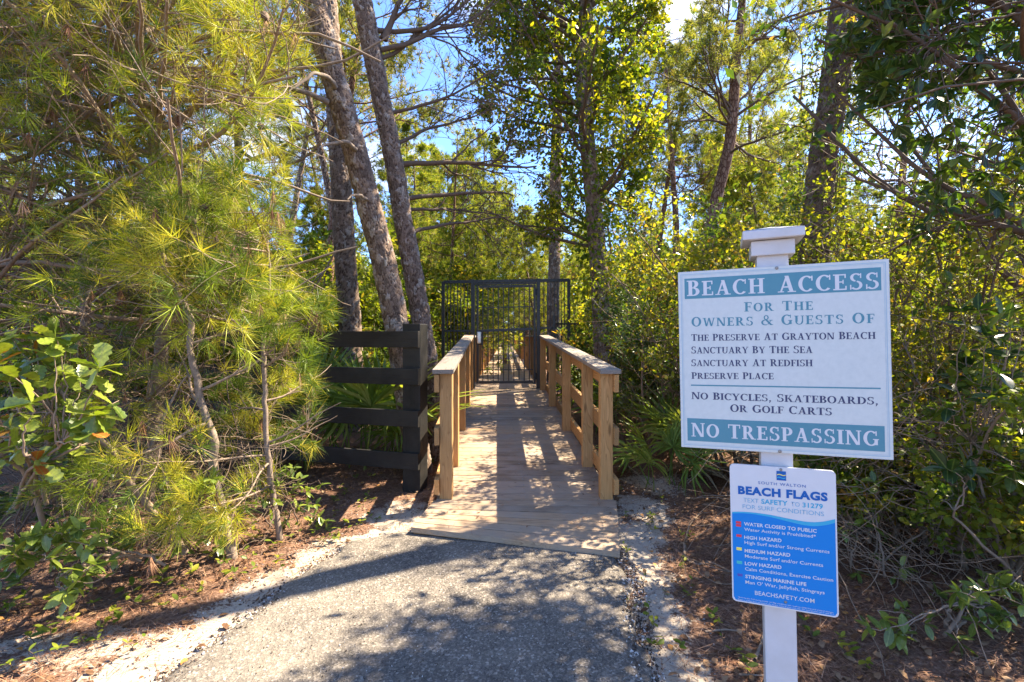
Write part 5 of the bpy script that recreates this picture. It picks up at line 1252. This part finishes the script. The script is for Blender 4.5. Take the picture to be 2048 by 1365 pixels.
# placed by sight: (variant, px, z, scale)
KEY = [(0, 968, 20, .80, 'pine whose tip stands in the sky gap above the gate lintel'),
       (2, 1045, 22, .98, 'dense low pine behind the pale straight trunk'),
       (0, 905, 18.5, .88, 'full-crowned pine behind the sparse one in the sky gap'),
       (2, 1080, 16.5, .85, 'bushy pine between the pale trunk and the vine-covered tree'),
       (0, 815, 17, .95, 'pine crown showing between the two leaning trunks and the bare limbs'),
       (1, 1420, 17, 1.0, 'tall olive pine just left of the sign post cap'),
       (0, 1600, 18, 1.0, 'sunlit pine between the slender reddish trunk and the thick vine-wrapped trunk'),
       (3, 902, 12.5, .62, 'sparse pine whose twigs fill the sky gap beside the bare limbs'),
       (0, 846, 14.5, .72, 'sunlit pine crown between the twin trunks and the sky gap'),
       (4, 1012, 17, .62, 'thin pine at the foot of the sky gap over the gate'),
       (0, 948, 15.5, .82, 'bright pine in the middle distance whose crown narrows into the blue sky gap'),
       (2, 922, 12.5, .72, 'bushy sunlit pine standing right over the gate'),
       (0, 893, 20, .95, 'pale pine behind the bare branches of the twin trunks'),
       (2, 850, 16, .75, 'low green pine between the twin trunks and the gate'),
       (3, 1352, 12.5, 1.0, 'slim crooked pine between the vine-covered tree and the sky'),
       (1, 1290, 15, 1.0, 'olive pine behind the vine-covered tree'),
       (3, 1500, 15, 1.05, 'slender pine showing over the sign post cap'),
       (2, 1560, 13, .95, 'bright low pine over the sign post cap'),
       (0, 1060, 24, .7, 'small dark pine at the bottom of the blue sky gap'),
       (4, 700, 11, .95, 'tall sparse pine seen between the twin trunks and the young pine'),
       (1, 640, 10, 1.0, 'olive pine partly hidden by the leaning twin trunks'),
       (3, 1800, 11, 1.0, 'pine behind the sky gap of the upper corner'),
       (4, 560, 14, 1.1, 'pine behind the thicket with sky showing in its crown'),
       (0, 1450, 21, 1.0, 'pale far pine between the two brown trunks')]
for k, (v, px, z, s, lab) in enumerate(KEY): put_pine(v, pxx(px, z), z, s, k*1.3, lab)
rf = np.random.default_rng(5)
nfar = 0
for k in range(400):
    z = rf.uniform(14, 48); px = rf.uniform(-150, 2200); x = pxx(px, z)
    if abs(x-deck_c(z)) < 2.2 or (0 < x < 5 and rf.random() < .5): continue
    gap = 740 < px < 1110
    s = rf.uniform(.85, 1.15)
    if gap: s = min(s, (1.45+z*(.17 if px > 940 else .27))/9)
    if s < .3: continue
    if gap and z < 22: continue
    if rf.random() < .35: v = 2
    else: v = int(rf.integers(0, 5))
    if gap: v = 2 if rf.random() < .6 else 0
    if v == 2 and not gap: s *= .9
    put_pine(v, x, z, s, rf.uniform(0, 6.28), 'pine tree standing deep in the sunlit woods beyond the gate', 'pines deep in the woods'); nfar += 1
    if nfar >= 105: break

# shared shrubs
def make_shrub(seed, H, mat, bark='twig'):
    rng = np.random.default_rng(seed); out = {'lines': [], 'ends': []}
    for k in range(7):
        a = rng.uniform(0, 6.28); grow(rng, (math.cos(a)*.3, math.sin(a)*.3, 0), (math.cos(a)*.4, math.sin(a)*.4, 1), H*rng.uniform(.7, 1.1), .018, 0, SB, out)
    mb = MB(); branch_tubes(mb, out['lines'], (5, 3, 3)); br = mb.mesh('branches', M[bark], True)
    P = []; D = []
    for e in out['ends']:
        n = rng.integers(10, 18); j = rng.uniform(.0, 1, n)*(len(e)-1); ii = np.minimum(j.astype(int), len(e)-2)
        P.append(e[ii]+(e[ii+1]-e[ii])*(j-ii)[:, None]+rng.normal(size=(n, 3))*.04); D.append(rng.normal(size=(n, 3)))
    P = np.concatenate(P); D = np.concatenate(D); mb = MB()
    cards(mb, DIAMOND[0], DIAMOND[1], P, basis(D, rng, .7, .6), rng.uniform(.06, .11, len(P)), crnd(P, rng)); print('shrub', len(P))
    return br, mb.mesh('foliage', M[mat])
SV = [make_shrub(31, 2.2, 'leaf_mix'), make_shrub(32, 2.4, 'leaf_yellow', 'twig_pale'), make_shrub(33, 2.0, 'leaf_dark'), make_shrub(34, 2.4, 'leaf_vine')]
def put_shrub(v, x, y_, s, rz, label, group=None):
    t = empty('shrub', (x, y_, float(ground_h(x, y_))-.03), label, 'shrub', group); t.scale = (s*1.1, s*1.1, s); t.rotation_euler = (0, 0, rz)
    for n_, me in zip(('branches', 'foliage'), SV[v]):
        o = bpy.data.objects.new(n_, me); COL.objects.link(o); o.parent = t
for k, (v, px, z, s, lab) in enumerate([(1, 1185, 10.4, .9, 'yellow-leaved shrub behind the iron picket fence'), (0, 1230, 8.5, .9, 'brown-green shrub at the foot of the vine-covered tree'),
        (0, 775, 9.9, .8, 'olive shrub between the fence end post and the iron bar panel'), (1, 845, 12, .9, 'pale sunlit shrub behind the iron bar panel by the pines'), (0, 640, 7.2, .9, 'brownish shrub behind the third pine trunk'),
        (3, 740, 9.5, 1.0, 'leafy shrub between the grey trunk and the twin pines'), (0, 520, 7.8, 1.1, 'shrub behind the black fence under the young pine'), (2, 1330, 7.0, .9, 'dark shrub behind the palmetto by the big sign'),
        (1, 1420, 7.6, 1.1, 'yellow shrub peeping over the sign\'s upper left corner'), (0, 1650, 8.0, 1.2, 'mixed shrub behind the sign post cap'), (1, 1850, 7.5, 1.3, 'bright shrub behind the frame-edge brush'),
        (0, 300, 6.6, 1.0, 'shaded shrub low behind the thicket pines'), (2, 80, 6.0, 1.0, 'dark shrub low at the thicket\'s far corner'), (3, 430, 6.4, .8, 'green shrub behind the thin pine saplings')]):
    put_shrub(v, pxx(px, z), z, s, k*.9, lab)
ns = 0
for k in range(500):
    z = rf.uniform(9, 40); px = rf.uniform(-100, 2200); x = pxx(px, z)
    if abs(x-deck_c(z)) < 2.5: continue
    put_shrub(int(rf.choice([0, 1, 1, 2, 3])), x, z, rf.uniform(.7, 1.5), rf.uniform(0, 6.28), 'leafy undergrowth shrub among the far pines', 'shrubs among the far pines'); ns += 1
    if ns >= 135: break

# far wood mass
rng = np.random.default_rng(88); n = 60000
ang = rng.uniform(-1.15, 1.15, n); D_ = rng.uniform(48, 72, n); P = np.stack([np.sin(ang)*D_, np.cos(ang)*D_, np.zeros(n)], -1)
top = 6.5 + 5*vnoise(ang*14, np.zeros(n), 4) + 3*vnoise(ang*50, np.zeros(n), 6)
P[:, 2] = rng.random(n)**.8*top
kk = ~((np.abs(P[:, 0]-deck_c(50)) < 1.2) & (D_ < 60)); P = P[kk]; mb = MB()
cards(mb, DIAMOND[0], DIAMOND[1], P, basis(rng.normal(size=P.shape), rng), rng.uniform(.7, 1.4, len(P)), crnd(P*np.array([.2, .2, .4]), rng))
mb.build('far_woods', M['leaf_mix'], None, kind='stuff')

# ------------------------------------------------------------------ hero trees of the right half
rh = np.random.default_rng(909)
def trunk_tree(label, pts, radii, seed, bark, nbr, blen, hmin, needle_mat='needle_olive', z_needle=.011, NL=.15, plate=False, tuftn=12, keep=None, S=None, cone=False, up=.3):
    rng = np.random.default_rng(seed); P = np.array(pts); t = empty('pine_tree', P[0], label, 'tree')
    if plate: plate_trunk('trunk', P, np.array(radii), rng, t, M['bark_near'] if bark == 'bark' else M[bark], around=70, step=.016)
    else:
        s = np.linspace(0, 1, len(P)); t_ = np.linspace(0, 1, 60); Q = np.stack([np.interp(t_, s, P[:, k]) for k in range(3)], -1)
        for _ in range(3): Q[1:-1] = (Q[:-2]+Q[1:-1]*2+Q[2:])/4
        mb = MB(); tubes(mb, [(Q, np.interp(t_, s, radii))], 14); mb.build('trunk', M[bark], t, True)
    s = np.linspace(0, 1, len(P)); t_ = np.linspace(0, 1, 60); Q = np.stack([np.interp(t_, s, P[:, k]) for k in range(3)], -1)
    if nbr:
        out = {'lines': [], 'ends': []}
        S = S or [dict(n=9, w=.13, g=.02, kids=(6, 9), t0=.3, ang=(25, 60), lr=(.3, .55), rr=.55, tap=.3), dict(n=6, w=.15, g=.03, kids=(4, 6), t0=.3, ang=(25, 60), lr=(.4, .65), rr=.6), dict(n=4, w=.18, g=.03)]
        for k in range(nbr):
            i_ = rng.integers(0, 60)
            while Q[i_][2] < hmin: i_ = rng.integers(0, 60)
            a = rng.uniform(0, 6.28); grow(rng, Q[i_], (math.cos(a), math.sin(a), rng.uniform(0, up*2)), rng.uniform(*blen), radii[0]*.22, 0, S, out, keep)
        mb = MB(); branch_tubes(mb, out['lines'], (6, 4, 3)); mb.build('branches', M['twig'], t, True)
        TP = np.array([e[-1] for e in out['ends']]+[e[-2] for e in out['ends']]); TD = np.array([e[-1]-e[-2] for e in out['ends']]*2)
        mb = MB(); needles(mb, rng, TP, TD, tuftn, NL, z_needle, (10, 85), .03, .2); mb.build('crown', M[needle_mat], t)
        if cone:
            E = TP[rng.random(len(TP)) < .3]; mb = MB(); cards(mb, oct_v, oct_f, E, basis(rng.normal(size=E.shape), rng), rng.uniform(.02, .035, len(E)), rng.random(len(E))); mb.build('cones', M['twig'], t, kind='stuff')
    return t
# slender brown pine left of the post cap
trunk_tree('slender reddish pine curving up just behind the left edge of the big sign', px_path(9, [(1385, 730), (1400, 600), (1412, 500), (1432, 400), (1460, 290), (1468, 200), (1472, 110), (1482, 30), (1490, -60), (1492, -180)]),
           [.12, .115, .11, .105, .10, .09, .085, .07, .05, .03], 61, 'bark_red', 30, (.9, 2.2), 4.6, 'needle_olive', cone=True)
# thick trunk
tk = trunk_tree('thick straight pine trunk wrapped in vines behind the sign post cap', px_path(5.2, [(1612, 860), (1618, 700), (1625, 560), (1632, 430), (1645, 320), (1662, 220), (1675, 120), (1690, 10), (1702, -120), (1715, -350), (1725, -700)]),
           [.15, .145, .14, .13, .13, .13, .13, .13, .125, .11, .08], 62, 'bark_brown', 0, (1, 2), 3, plate=True)
# pale trunk behind the gate side panel
trunk_tree('pale straight pine trunk behind the iron bar panel on the gate\'s hinge side', px_path(10.8, [(1106, 760), (1107, 600), (1109, 500), (1110, 400), (1112, 300), (1116, 180), (1120, 40), (1122, -120)]),
           [.135, .125, .12, .115, .11, .10, .09, .06], 63, 'bark', 16, (.8, 1.6), 5.2, 'needle_mid', plate=True)

# vine-covered tree in the middle
vt_path = px_path(7.4, [(1212, 780), (1208, 700), (1202, 600), (1195, 500), (1186, 400), (1176, 300), (1168, 200), (1166, 120), (1172, 30), (1178, -80), (1180, -220), (1185, -420)])
vt = empty('vine_covered_tree', vt_path[0], 'tall tree draped in hanging yellow-green vine leaves behind the right railing', 'tree')
plate_trunk('trunk', vt_path, np.array([.15, .145, .135, .125, .115, .11, .105, .10, .10, .09, .08, .06]), rh, vt, M['bark_near'], around=70, step=.016)
out = {'lines': [], 'ends': []}
SVt = [dict(n=12, w=.09, g=.03, kids=(6, 9), t0=.25, ang=(25, 60), lr=(.35, .6), rr=.5), dict(n=8, w=.13, g=-.02, kids=(4, 7), t0=.2, ang=(30, 70), lr=(.35, .6), rr=.6), dict(n=8, w=.12, g=-.10)]
def keep_v(p):
    zp = 672-(p[2]-CAM_H)/p[1]*1000; xp = 1024+p[0]/p[1]*1000
    lo = np.interp(zp, [-100, 100, 260, 420, 560, 700], [930, 945, 960, 1010, 1120, 1150]); hi = np.interp(zp, [-100, 200, 400, 600, 700], [1330, 1330, 1310, 1290, 1280])
    return lo < xp < hi
VQ = np.array(vt_path)
for k in range(54):
    i_ = rh.integers(3, 11); p = VQ[i_] + (VQ[min(i_+1, 11)]-VQ[i_])*rh.random(); a = rh.uniform(0, 6.28)
    grow(rh, p, (math.cos(a)*1.2, math.sin(a), rh.uniform(.2, .9)), rh.uniform(1.0, 1.9), .03, 0, SVt, out, keep_v)
for k in range(16):
    i_ = rh.integers(5, 10); p = VQ[i_] + (VQ[i_+1]-VQ[i_])*rh.random()
    grow(rh, p, (-1, rh.uniform(-.4, .3), rh.uniform(.1, .7)), rh.uniform(1.7, 2.3), .028, 0, SVt, out, keep_v)
mb = MB(); branch_tubes(mb, out['lines'], (5, 3, 3)); mb.build('branches', M['twig'], vt, True)
P = []
for e in out['ends']:
    n = rh.integers(9, 16); j = rh.uniform(0, 1, n)*(len(e)-1); ii = np.minimum(j.astype(int), len(e)-2); P.append(e[ii]+(e[ii+1]-e[ii])*(j-ii)[:, None]+rh.normal(size=(n, 3))*.03)
P = np.concatenate(P)
# vines hugging the trunk
n = 5000; tt = rh.random(n)*10; ii = tt.astype(int); c = VQ[ii]+(VQ[ii+1]-VQ[ii])*(tt-ii)[:, None]; a = rh.uniform(0, 6.28, n); rr = .16+np.abs(rh.normal(0, .16, n))*(.4+vnoise(tt*3, np.zeros(n), 4)*1.2)
P2 = c + np.stack([np.cos(a)*rr, np.sin(a)*rr, rh.normal(size=n)*.05], -1); P2 = P2[(P2[:, 2] > 1.7)]
P = np.concatenate([P, P2]); print('vine leaves', len(P))
LT = LEAF4; mb = MB(); cards(mb, LT[0], LT[1], P, basis(rh.normal(size=P.shape)+np.array([0, 0, -.5]), rh, .4, .7), rh.uniform(.045, .085, len(P)), crnd(P, rh)); mb.build('vine_leaves', M['leaf_vine'], vt, kind='stuff')

# vines and leaves on the thick trunk
KQ = np.array(px_path(5.2, [(1618, 700), (1625, 560), (1632, 430), (1645, 320), (1662, 220), (1675, 120), (1690, 10), (1702, -120)]))
vn = empty('climbing_vine', KQ[0], 'leafy climbing vine clinging to the thick trunk behind the sign post cap', 'vine')
lines = []
for k in range(14):
    tt = np.linspace(0, 6.9, 60); ii = tt.astype(int); c = KQ[ii]+(KQ[ii+1]-KQ[ii])*(tt-ii)[:, None]; a = rh.uniform(0, 6.28)+np.cumsum(rh.normal(size=60)*.12)
    R_ = .19+np.abs(np.cumsum(rh.normal(size=60)*.01)); lines.append((c+np.stack([np.cos(a)*R_, np.sin(a)*R_, 0*a], -1), np.full(60, .004)))
mb = MB(); tubes(mb, lines, 4); mb.build('stems', M['twig'], vn, True)
n = 2600; tt = rh.random(n)*6.9; ii = tt.astype(int); c = KQ[ii]+(KQ[ii+1]-KQ[ii])*(tt-ii)[:, None]; a = rh.uniform(0, 6.28, n); rr = .18+np.abs(rh.normal(0, .3, n))*vnoise(tt*2.2, np.zeros(n), 41)
P2 = c+np.stack([np.cos(a)*rr, np.sin(a)*rr, 0*a], -1); mb = MB(); tv, tf = leaf_t(.5)
cards(mb, tv, tf, P2, basis(rh.normal(size=P2.shape), rh), rh.uniform(.035, .07, n), rh.random(n)); mb.build('leaves', M['leaf_mix'], vn, kind='stuff')

# airy small-leaved trees closing the upper right
if 0: brush('slender_tree', 'airy small-leaved tree filling the upper corner around the thick trunk', 'tree', (3.9, 5.6, .2), 5, 5.2, .8, M['leaf_mix'], rh, lsize=(.04, .07), r=.03, leafn=(3, 7), spread=.2)
brush('slender_tree', 'small-leaved tree right of the thick trunk, its twigs crossing the clouded sky', 'tree', (5.2, 5.0, .2), 5, 5.5, .9, M['leaf_mix'], rh, lsize=(.04, .07), r=.03, leafn=(4, 8), spread=.2)
# shade trees beside the path to the right of the camera
for k, (x, y_, H) in enumerate(((4.4, 1.2, 5.6), (4.9, 3.0, 6.0), (3.9, -.4, 5.0), (5.6, 4.2, 6.3))):
    brush('shade_tree', ['broad leafy tree by the path just outside the frame, shading the asphalt', 'leafy tree behind the dark overhanging evergreen', 'leafy tree further back along the path outside the frame', 'tall leafy tree at the thicket\'s deep corner'][k], 'tree', (x, y_, .1), 5, H, .7, M['leaf_dark'], rh, lsize=(.07, .12), r=.04, leafn=(4, 8), spread=.3, keep=(lambda p: p[1] < .25 or p[0]/p[1] > 1.06) if y_ < 2 else None)

# ------------------------------------------------------------------ ground cover
rg = np.random.default_rng(404)
def sand_at(x, y):
    dl = asph_left(y)-x; dr = x-asph_right(y)
    s = np.maximum(np.clip(1-np.abs(dl-.12)/.34, 0, 1), np.clip(1-np.abs(dr-.12)/.30, 0, 1))*(y < 3.8)
    for cx, cy, rx, ry in ((-.88, 3.75, .35, .28), (1.28, 4.6, .36, .42), (1.02, 4.0, .3, .45), (.85, 3.5, .3, .4)):
        s = np.maximum(s, np.clip(1.25-np.sqrt(((x-cx)/rx)**2+((y-cy)/ry)**2), 0, 1))
    return s
def on_path(x, y): return (x > asph_left(y)-.02) & (x < asph_right(y)+.02) & (y < 3.45)
def on_deck(x, y): return (np.abs(x-(.111-.0436*(y-3.94))) < .74) & (y > 3.1) & (y < 9)
n = 120000
x = rg.uniform(-4.2, 3.6, n); y_ = 1.6+rg.random(n)**1.3*5.5
s = sand_at(x, y_); cl = vnoise(x*3, y_*3, 9)*.6+vnoise(x*9, y_*9, 10)*.4
kk = (~on_path(x, y_)) & (~on_deck(x, y_)) & (rg.random(n) < np.clip((1-s*1.0)*1.0, .16, 1)*(np.clip(cl*2.2-.3, .1, 1)))
x, y_ = x[kk], y_[kk]; n = len(x); print('straw', n)
a = rg.uniform(0, 6.28, n); L = rg.uniform(.05, .15, n); z0 = ground_h(x, y_)+rg.random(n)**2*.02+.002
d = np.stack([np.cos(a), np.sin(a), rg.normal(size=n)*.12], -1); p0 = np.stack([x, y_, z0], -1); sd = np.stack([-np.sin(a), np.cos(a), 0*a], -1)*.0016
V = np.stack([p0-sd, p0+sd, p0+d*L[:, None]], 1).reshape(-1, 3); V[:, 2] = np.maximum(V[:, 2], ground_h(V[:, 0], V[:, 1])+.001)
mb = MB(); mb.add(V, np.arange(n*3).reshape(-1, 3), np.repeat(rg.random(n), 3)); mb.build('pine_straw_litter', M['straw'], None, kind='stuff')
n = 900; y_ = rg.uniform(3.3, 8.6, n); x = .111-.0436*(y_-3.94)+np.where(rg.random(n) < .6, np.sign(rg.normal(size=n))*(.66-np.abs(rg.normal(size=n))*.08), rg.uniform(-.6, .6, n)); a = rg.uniform(0, 6.28, n)
z0 = .16+.0729*(y_-3.94)+.003; d = np.stack([np.cos(a), np.sin(a), .0729*np.sin(a)], -1); p0 = np.stack([x, y_, z0], -1); sd = np.stack([-np.sin(a), np.cos(a), .0729*np.cos(a)], -1)*.0014
V = np.stack([p0-sd, p0+sd, p0+d*rg.uniform(.04, .12, n)[:, None]], 1).reshape(-1, 3); mb = MB(); mb.add(V, np.arange(n*3).reshape(-1, 3), np.repeat(rg.random(n), 3))
n = 60; y_ = rg.uniform(3.4, 8.4, n); x = .111-.0436*(y_-3.94)+rg.uniform(-.62, .62, n); P = np.stack([x, y_, .16+.0729*(y_-3.94)+.006], -1); D = rg.normal(size=P.shape)*np.array([1, 1, .1]); tv, tf = leaf_t(.5, .2, -.1)
cards(mb, tv, tf, P, basis(D, rg, 1.0, .2), rg.uniform(.02, .04, n), rg.random(n)); mb.build('deck_litter', M['straw'], None, kind='stuff')
# dead leaves
n = 9000; x = rg.uniform(-4, 3.4, n); y_ = 1.6+rg.random(n)**1.2*4.5; kk = (~on_path(x, y_)) & (~on_deck(x, y_)) & (rg.random(n) > sand_at(x, y_)*.93); x, y_ = x[kk], y_[kk]
P = np.stack([x, y_, ground_h(x, y_)+rg.uniform(.004, .02, len(x))], -1); D = rg.normal(size=P.shape)*np.array([1, 1, .25]); mb = MB(); tv, tf = LEAF4
cards(mb, tv, tf, P, basis(D, rg, 1.0, .3), rg.uniform(.02, .05, len(P)), rg.random(len(P))**1.5); mb.build('fallen_leaf_litter', M['dead_leaf'], None, kind='stuff')
# small debris on sand and asphalt edge: pebbles, bits of bark
n = 22000; x = rg.uniform(-2.4, 1.9, n); y_ = rg.uniform(1.7, 4.8, n); kk = (~on_deck(x, y_)) & ((sand_at(x, y_) > .2) & (~on_path(x, y_))); x, y_ = x[kk], y_[kk]
P = np.stack([x, y_, ground_h(x, y_)+.002], -1); mb = MB(); cards(mb, oct_v, oct_f, P, basis(rg.normal(size=P.shape), rg), rg.random(len(P))**5*.011+.0018, rg.random(len(P))**1.4); 
mp_ = foliage_mat('debris', [(0, (.05, .04, .03)), (.6, (.16, .11, .08)), (.85, (.45, .42, .38)), (1, (.55, .52, .48))], trans=0.0, rough=.9, tcol=(1, 1, 1)); mb.build('sand_debris', mp_, None, kind='stuff')
# loose grit on asphalt
n = 5000; x = rg.uniform(-1.6, .8, n); y_ = rg.uniform(1.6, 3.5, n); kk = on_path(x, y_) & (x > asph_left(y_)+.05) & (x < asph_right(y_)-.05) & (y_ < 3.2); x, y_ = x[kk], y_[kk]
P = np.stack([x, y_, .06+.02*np.clip((y_-2.4)/1.1, 0, 1)], -1); mb = MB(); cards(mb, oct_v, oct_f, P, basis(rg.normal(size=P.shape), rg), rg.random(len(P))**3*.005+.0018, .5+rg.random(len(P))*.5); mb.build('asphalt_grit', mp_, None, kind='stuff')

n = 6000; y_ = rg.uniform(1.7, 3.3, n); sd_ = rg.random(n) < .6; e_ = np.where(sd_, asph_right(y_), asph_left(y_)); x = e_+rg.normal(size=n)*.035+np.where(sd_, .01, -.01)
P = np.stack([x, y_, np.maximum(ground_h(x, y_)+.003, np.where((x > asph_left(y_)+.02) & (x < asph_right(y_)-.02), .055, 0))], -1); mb = MB(); cards(mb, oct_v*np.array([1, 1.5, 1.1]), oct_f, P, basis(rg.normal(size=P.shape), rg), rg.random(n)**4*.010+.0018, rg.random(n)*.55)
mb.build('asphalt_crumbs', mp_, None, kind='stuff')
# seedlings: each a plant with its own leaves
def seedling(px, py, label, n, size, seed, h=.10, spread=.09):
    rng = np.random.default_rng(seed); z = 1.36/((py-672)/1000)
    x = pxx(px, z); z0 = float(ground_h(x, z)); z = (CAM_H-z0)/((py-672)/1000); x = pxx(px, z); z0 = float(ground_h(x, z))
    t = empty('seedling', (x, z, z0), label, 'plant', 'small sprouts scattered along the verges' if label.startswith('small green sprout rooted') else None); lines = []; P = []; D = []
    for k in range(max(2, n//4)):
        q = wander(rng, (x+rng.normal()*spread*.3, z+rng.normal()*spread*.3, z0-.01), (rng.normal()*.5, rng.normal()*.5, 1), h*rng.uniform(.6, 1.2), 4, .15, 0)
        lines.append((q, np.linspace(.0022, .0012, 5)))
        for m_ in range(4): a = rng.uniform(0, 6.28); P.append(q[rng.integers(2, 5)]); D.append((math.cos(a), math.sin(a), rng.uniform(.0, .8)))
    mb = MB(); tubes(mb, lines, 4); mb.build('stem', M['twig'], t, True)
    P = np.array(P)[:n]; leaf_objs(t, LM['seed'], P, basis(np.array(D)[:n], rng, 1, .3), rng.uniform(size*.7, size*1.1, len(P)))
seeds = [(610, 1225, 'lone bright seedling casting a thin shadow on the sand', 6, .045), (770, 1165, 'two-leaved seedling on the sandy verge', 4, .04), (430, 1120, 'yellow-green seedling below the crooked sapling', 12, .055),
         (690, 1120, 'leafy seedling where the sand meets the asphalt', 10, .05), (330, 1175, 'seedling with pale leaves in the red-brown litter', 14, .055), (520, 1080, 'seedling beside the slim sapling stem', 10, .05),
         (660, 1010, 'seedling on litter below the fence boards', 10, .05), (740, 1000, 'seedling in the shade just before the fence end post', 8, .045), (600, 1080, 'small plant in the bare sand by the saplings', 10, .05),
         (230, 1235, 'broad-leaved seedling on the sunny sand', 10, .06), (70, 1280, 'seedling cluster at the sandy lower corner', 14, .055), (1290, 1060, 'green sprig on the sand beside the boardwalk foot', 12, .035),
         (1250, 1040, 'tiny sprig hugging the boardwalk corner', 8, .03), (1365, 1145, 'small green plant in litter near the sign', 8, .035), (1340, 1195, 'sprig at the litter edge left of the blue sign', 10, .035),
         (1400, 1190, 'sprig in brown litter close to the blue sign', 8, .035), (1275, 1215, 'tiny green weed at the broken asphalt edge', 6, .02), (1500, 1345, 'bright seedling at the foot of the sign post', 8, .05),
         (860, 930, 'weed between the fence end post and the boardwalk', 14, .05), (875, 880, 'leafy weed beside the near railing post', 14, .05), (150, 1300, 'low weed on the pale sand', 8, .04), (1280, 1180, 'pair of weeds on grey sand by the path', 6, .02),
         (1420, 960, 'sprig under the palmetto fronds', 10, .04), (700, 960, 'green sprig under the lowest fence board', 10, .045)]
seeds += [(20, 1240, 'pale green sprout near the sandy lower corner', 12, .06), (110, 1225, 'sprouting weed where litter meets sand', 10, .05), (260, 1190, 'low leafy sprout at the foot of the waxy shrub', 12, .06), (380, 1150, 'upright yellow sprout in the litter', 10, .055),
         (300, 1290, 'narrow-leaved weed alone on the bright sand', 6, .035), (480, 1160, 'spreading sprout below the crooked sapling, nearer the asphalt', 12, .05), (560, 1140, 'sprout on sandy edge between sapling and asphalt', 9, .045), (640, 1060, 'leafy tuft in litter before the black fence', 14, .05),
         (700, 1060, 'creeping green plant on the sand before the fence', 12, .045), (760, 1040, 'small creeping weed close to the boardwalk foot', 10, .04), (590, 1000, 'green plant in shade under the pine needles by the fence', 16, .055), (30, 1340, 'grassy weed in the sand at the lowest corner', 10, .045),
         (1260, 990, 'weed beside the near post of the right railing', 10, .035), (1320, 1005, 'sprig among dappled litter by the sand patch', 10, .035), (1440, 1250, 'sprout in the litter under the blue sign', 8, .04), (1650, 1290, 'green sprout in litter right of the sign post', 12, .05), (1720, 1330, 'low leafy sprout at the bottom between post and corner shrub', 12, .05)]
EXTRA = [(x, y) for x, y in ((170, 1190), (200, 1215), (290, 1215), (350, 1205), (400, 1180), (455, 1145), (500, 1125), (540, 1105), (620, 1045), (665, 1035), (625, 1095), (575, 1060), (720, 1020), (60, 1215), (140, 1255), (100, 1320), (200, 1290), (690, 985), (740, 960), (1310, 1040), (1380, 1080), (1260, 1120), (1300, 1250), (1330, 1300), (1450, 1300))]
for i_, (x_, y0_) in enumerate(EXTRA): seeds.append((x_, y0_, 'small green sprout rooted in the sandy litter beside the path', 7+i_ % 6, .036+.004*(i_ % 4)))
for k, (px, py, lab, n, sz) in enumerate(seeds): seedling(px, py, lab, n, sz, 600+k)
# fallen sticks
def stick(pts, r, label, mat='twig_pale'):
    Q = np.array([(x, y, float(ground_h(x, y))+.012+dz) for x, y, dz in pts]); t_ = np.linspace(0, 1, 16); s = np.linspace(0, 1, len(Q)); Q = np.stack([np.interp(t_, s, Q[:, k]) for k in range(3)], -1); Q[1:-1] = (Q[:-2]+2*Q[1:-1]+Q[2:])/4
    mb = MB(); tubes(mb, [(Q, np.linspace(r, r*.5, 16))], 7, capend=True)
    o = mb.build('fallen_stick', M[mat], None, True); tag(o, label, 'stick')
def g2(px, py):
    z = 1.37/((py-672)/1000); return (pxx(px, z), z, 0)
stick([g2(1370, 1085), g2(1368, 1105), g2(1395, 1118), g2(1420, 1110), g2(1460, 1130)], .009, 'curved pale root-like stick on the litter beside the blue sign')
stick([g2(1372, 1080), g2(1378, 1050), g2(1400, 1032), g2(1430, 1028)], .006, 'arched thin pale stick above the curved root')
stick([g2(1410, 1243), g2(1450, 1238), g2(1490, 1245)], .006, 'straight pale stick lying left of the sign post')
stick([g2(1510, 1300), g2(1525, 1262), g2(1532, 1228)], .008, 'pale stick leaning by the sign post')
stick([g2(1478, 1330), g2(1530, 1332)], .005, 'short pale stick at the bottom beside the sign post')
print('objects', len(bpy.data.objects))
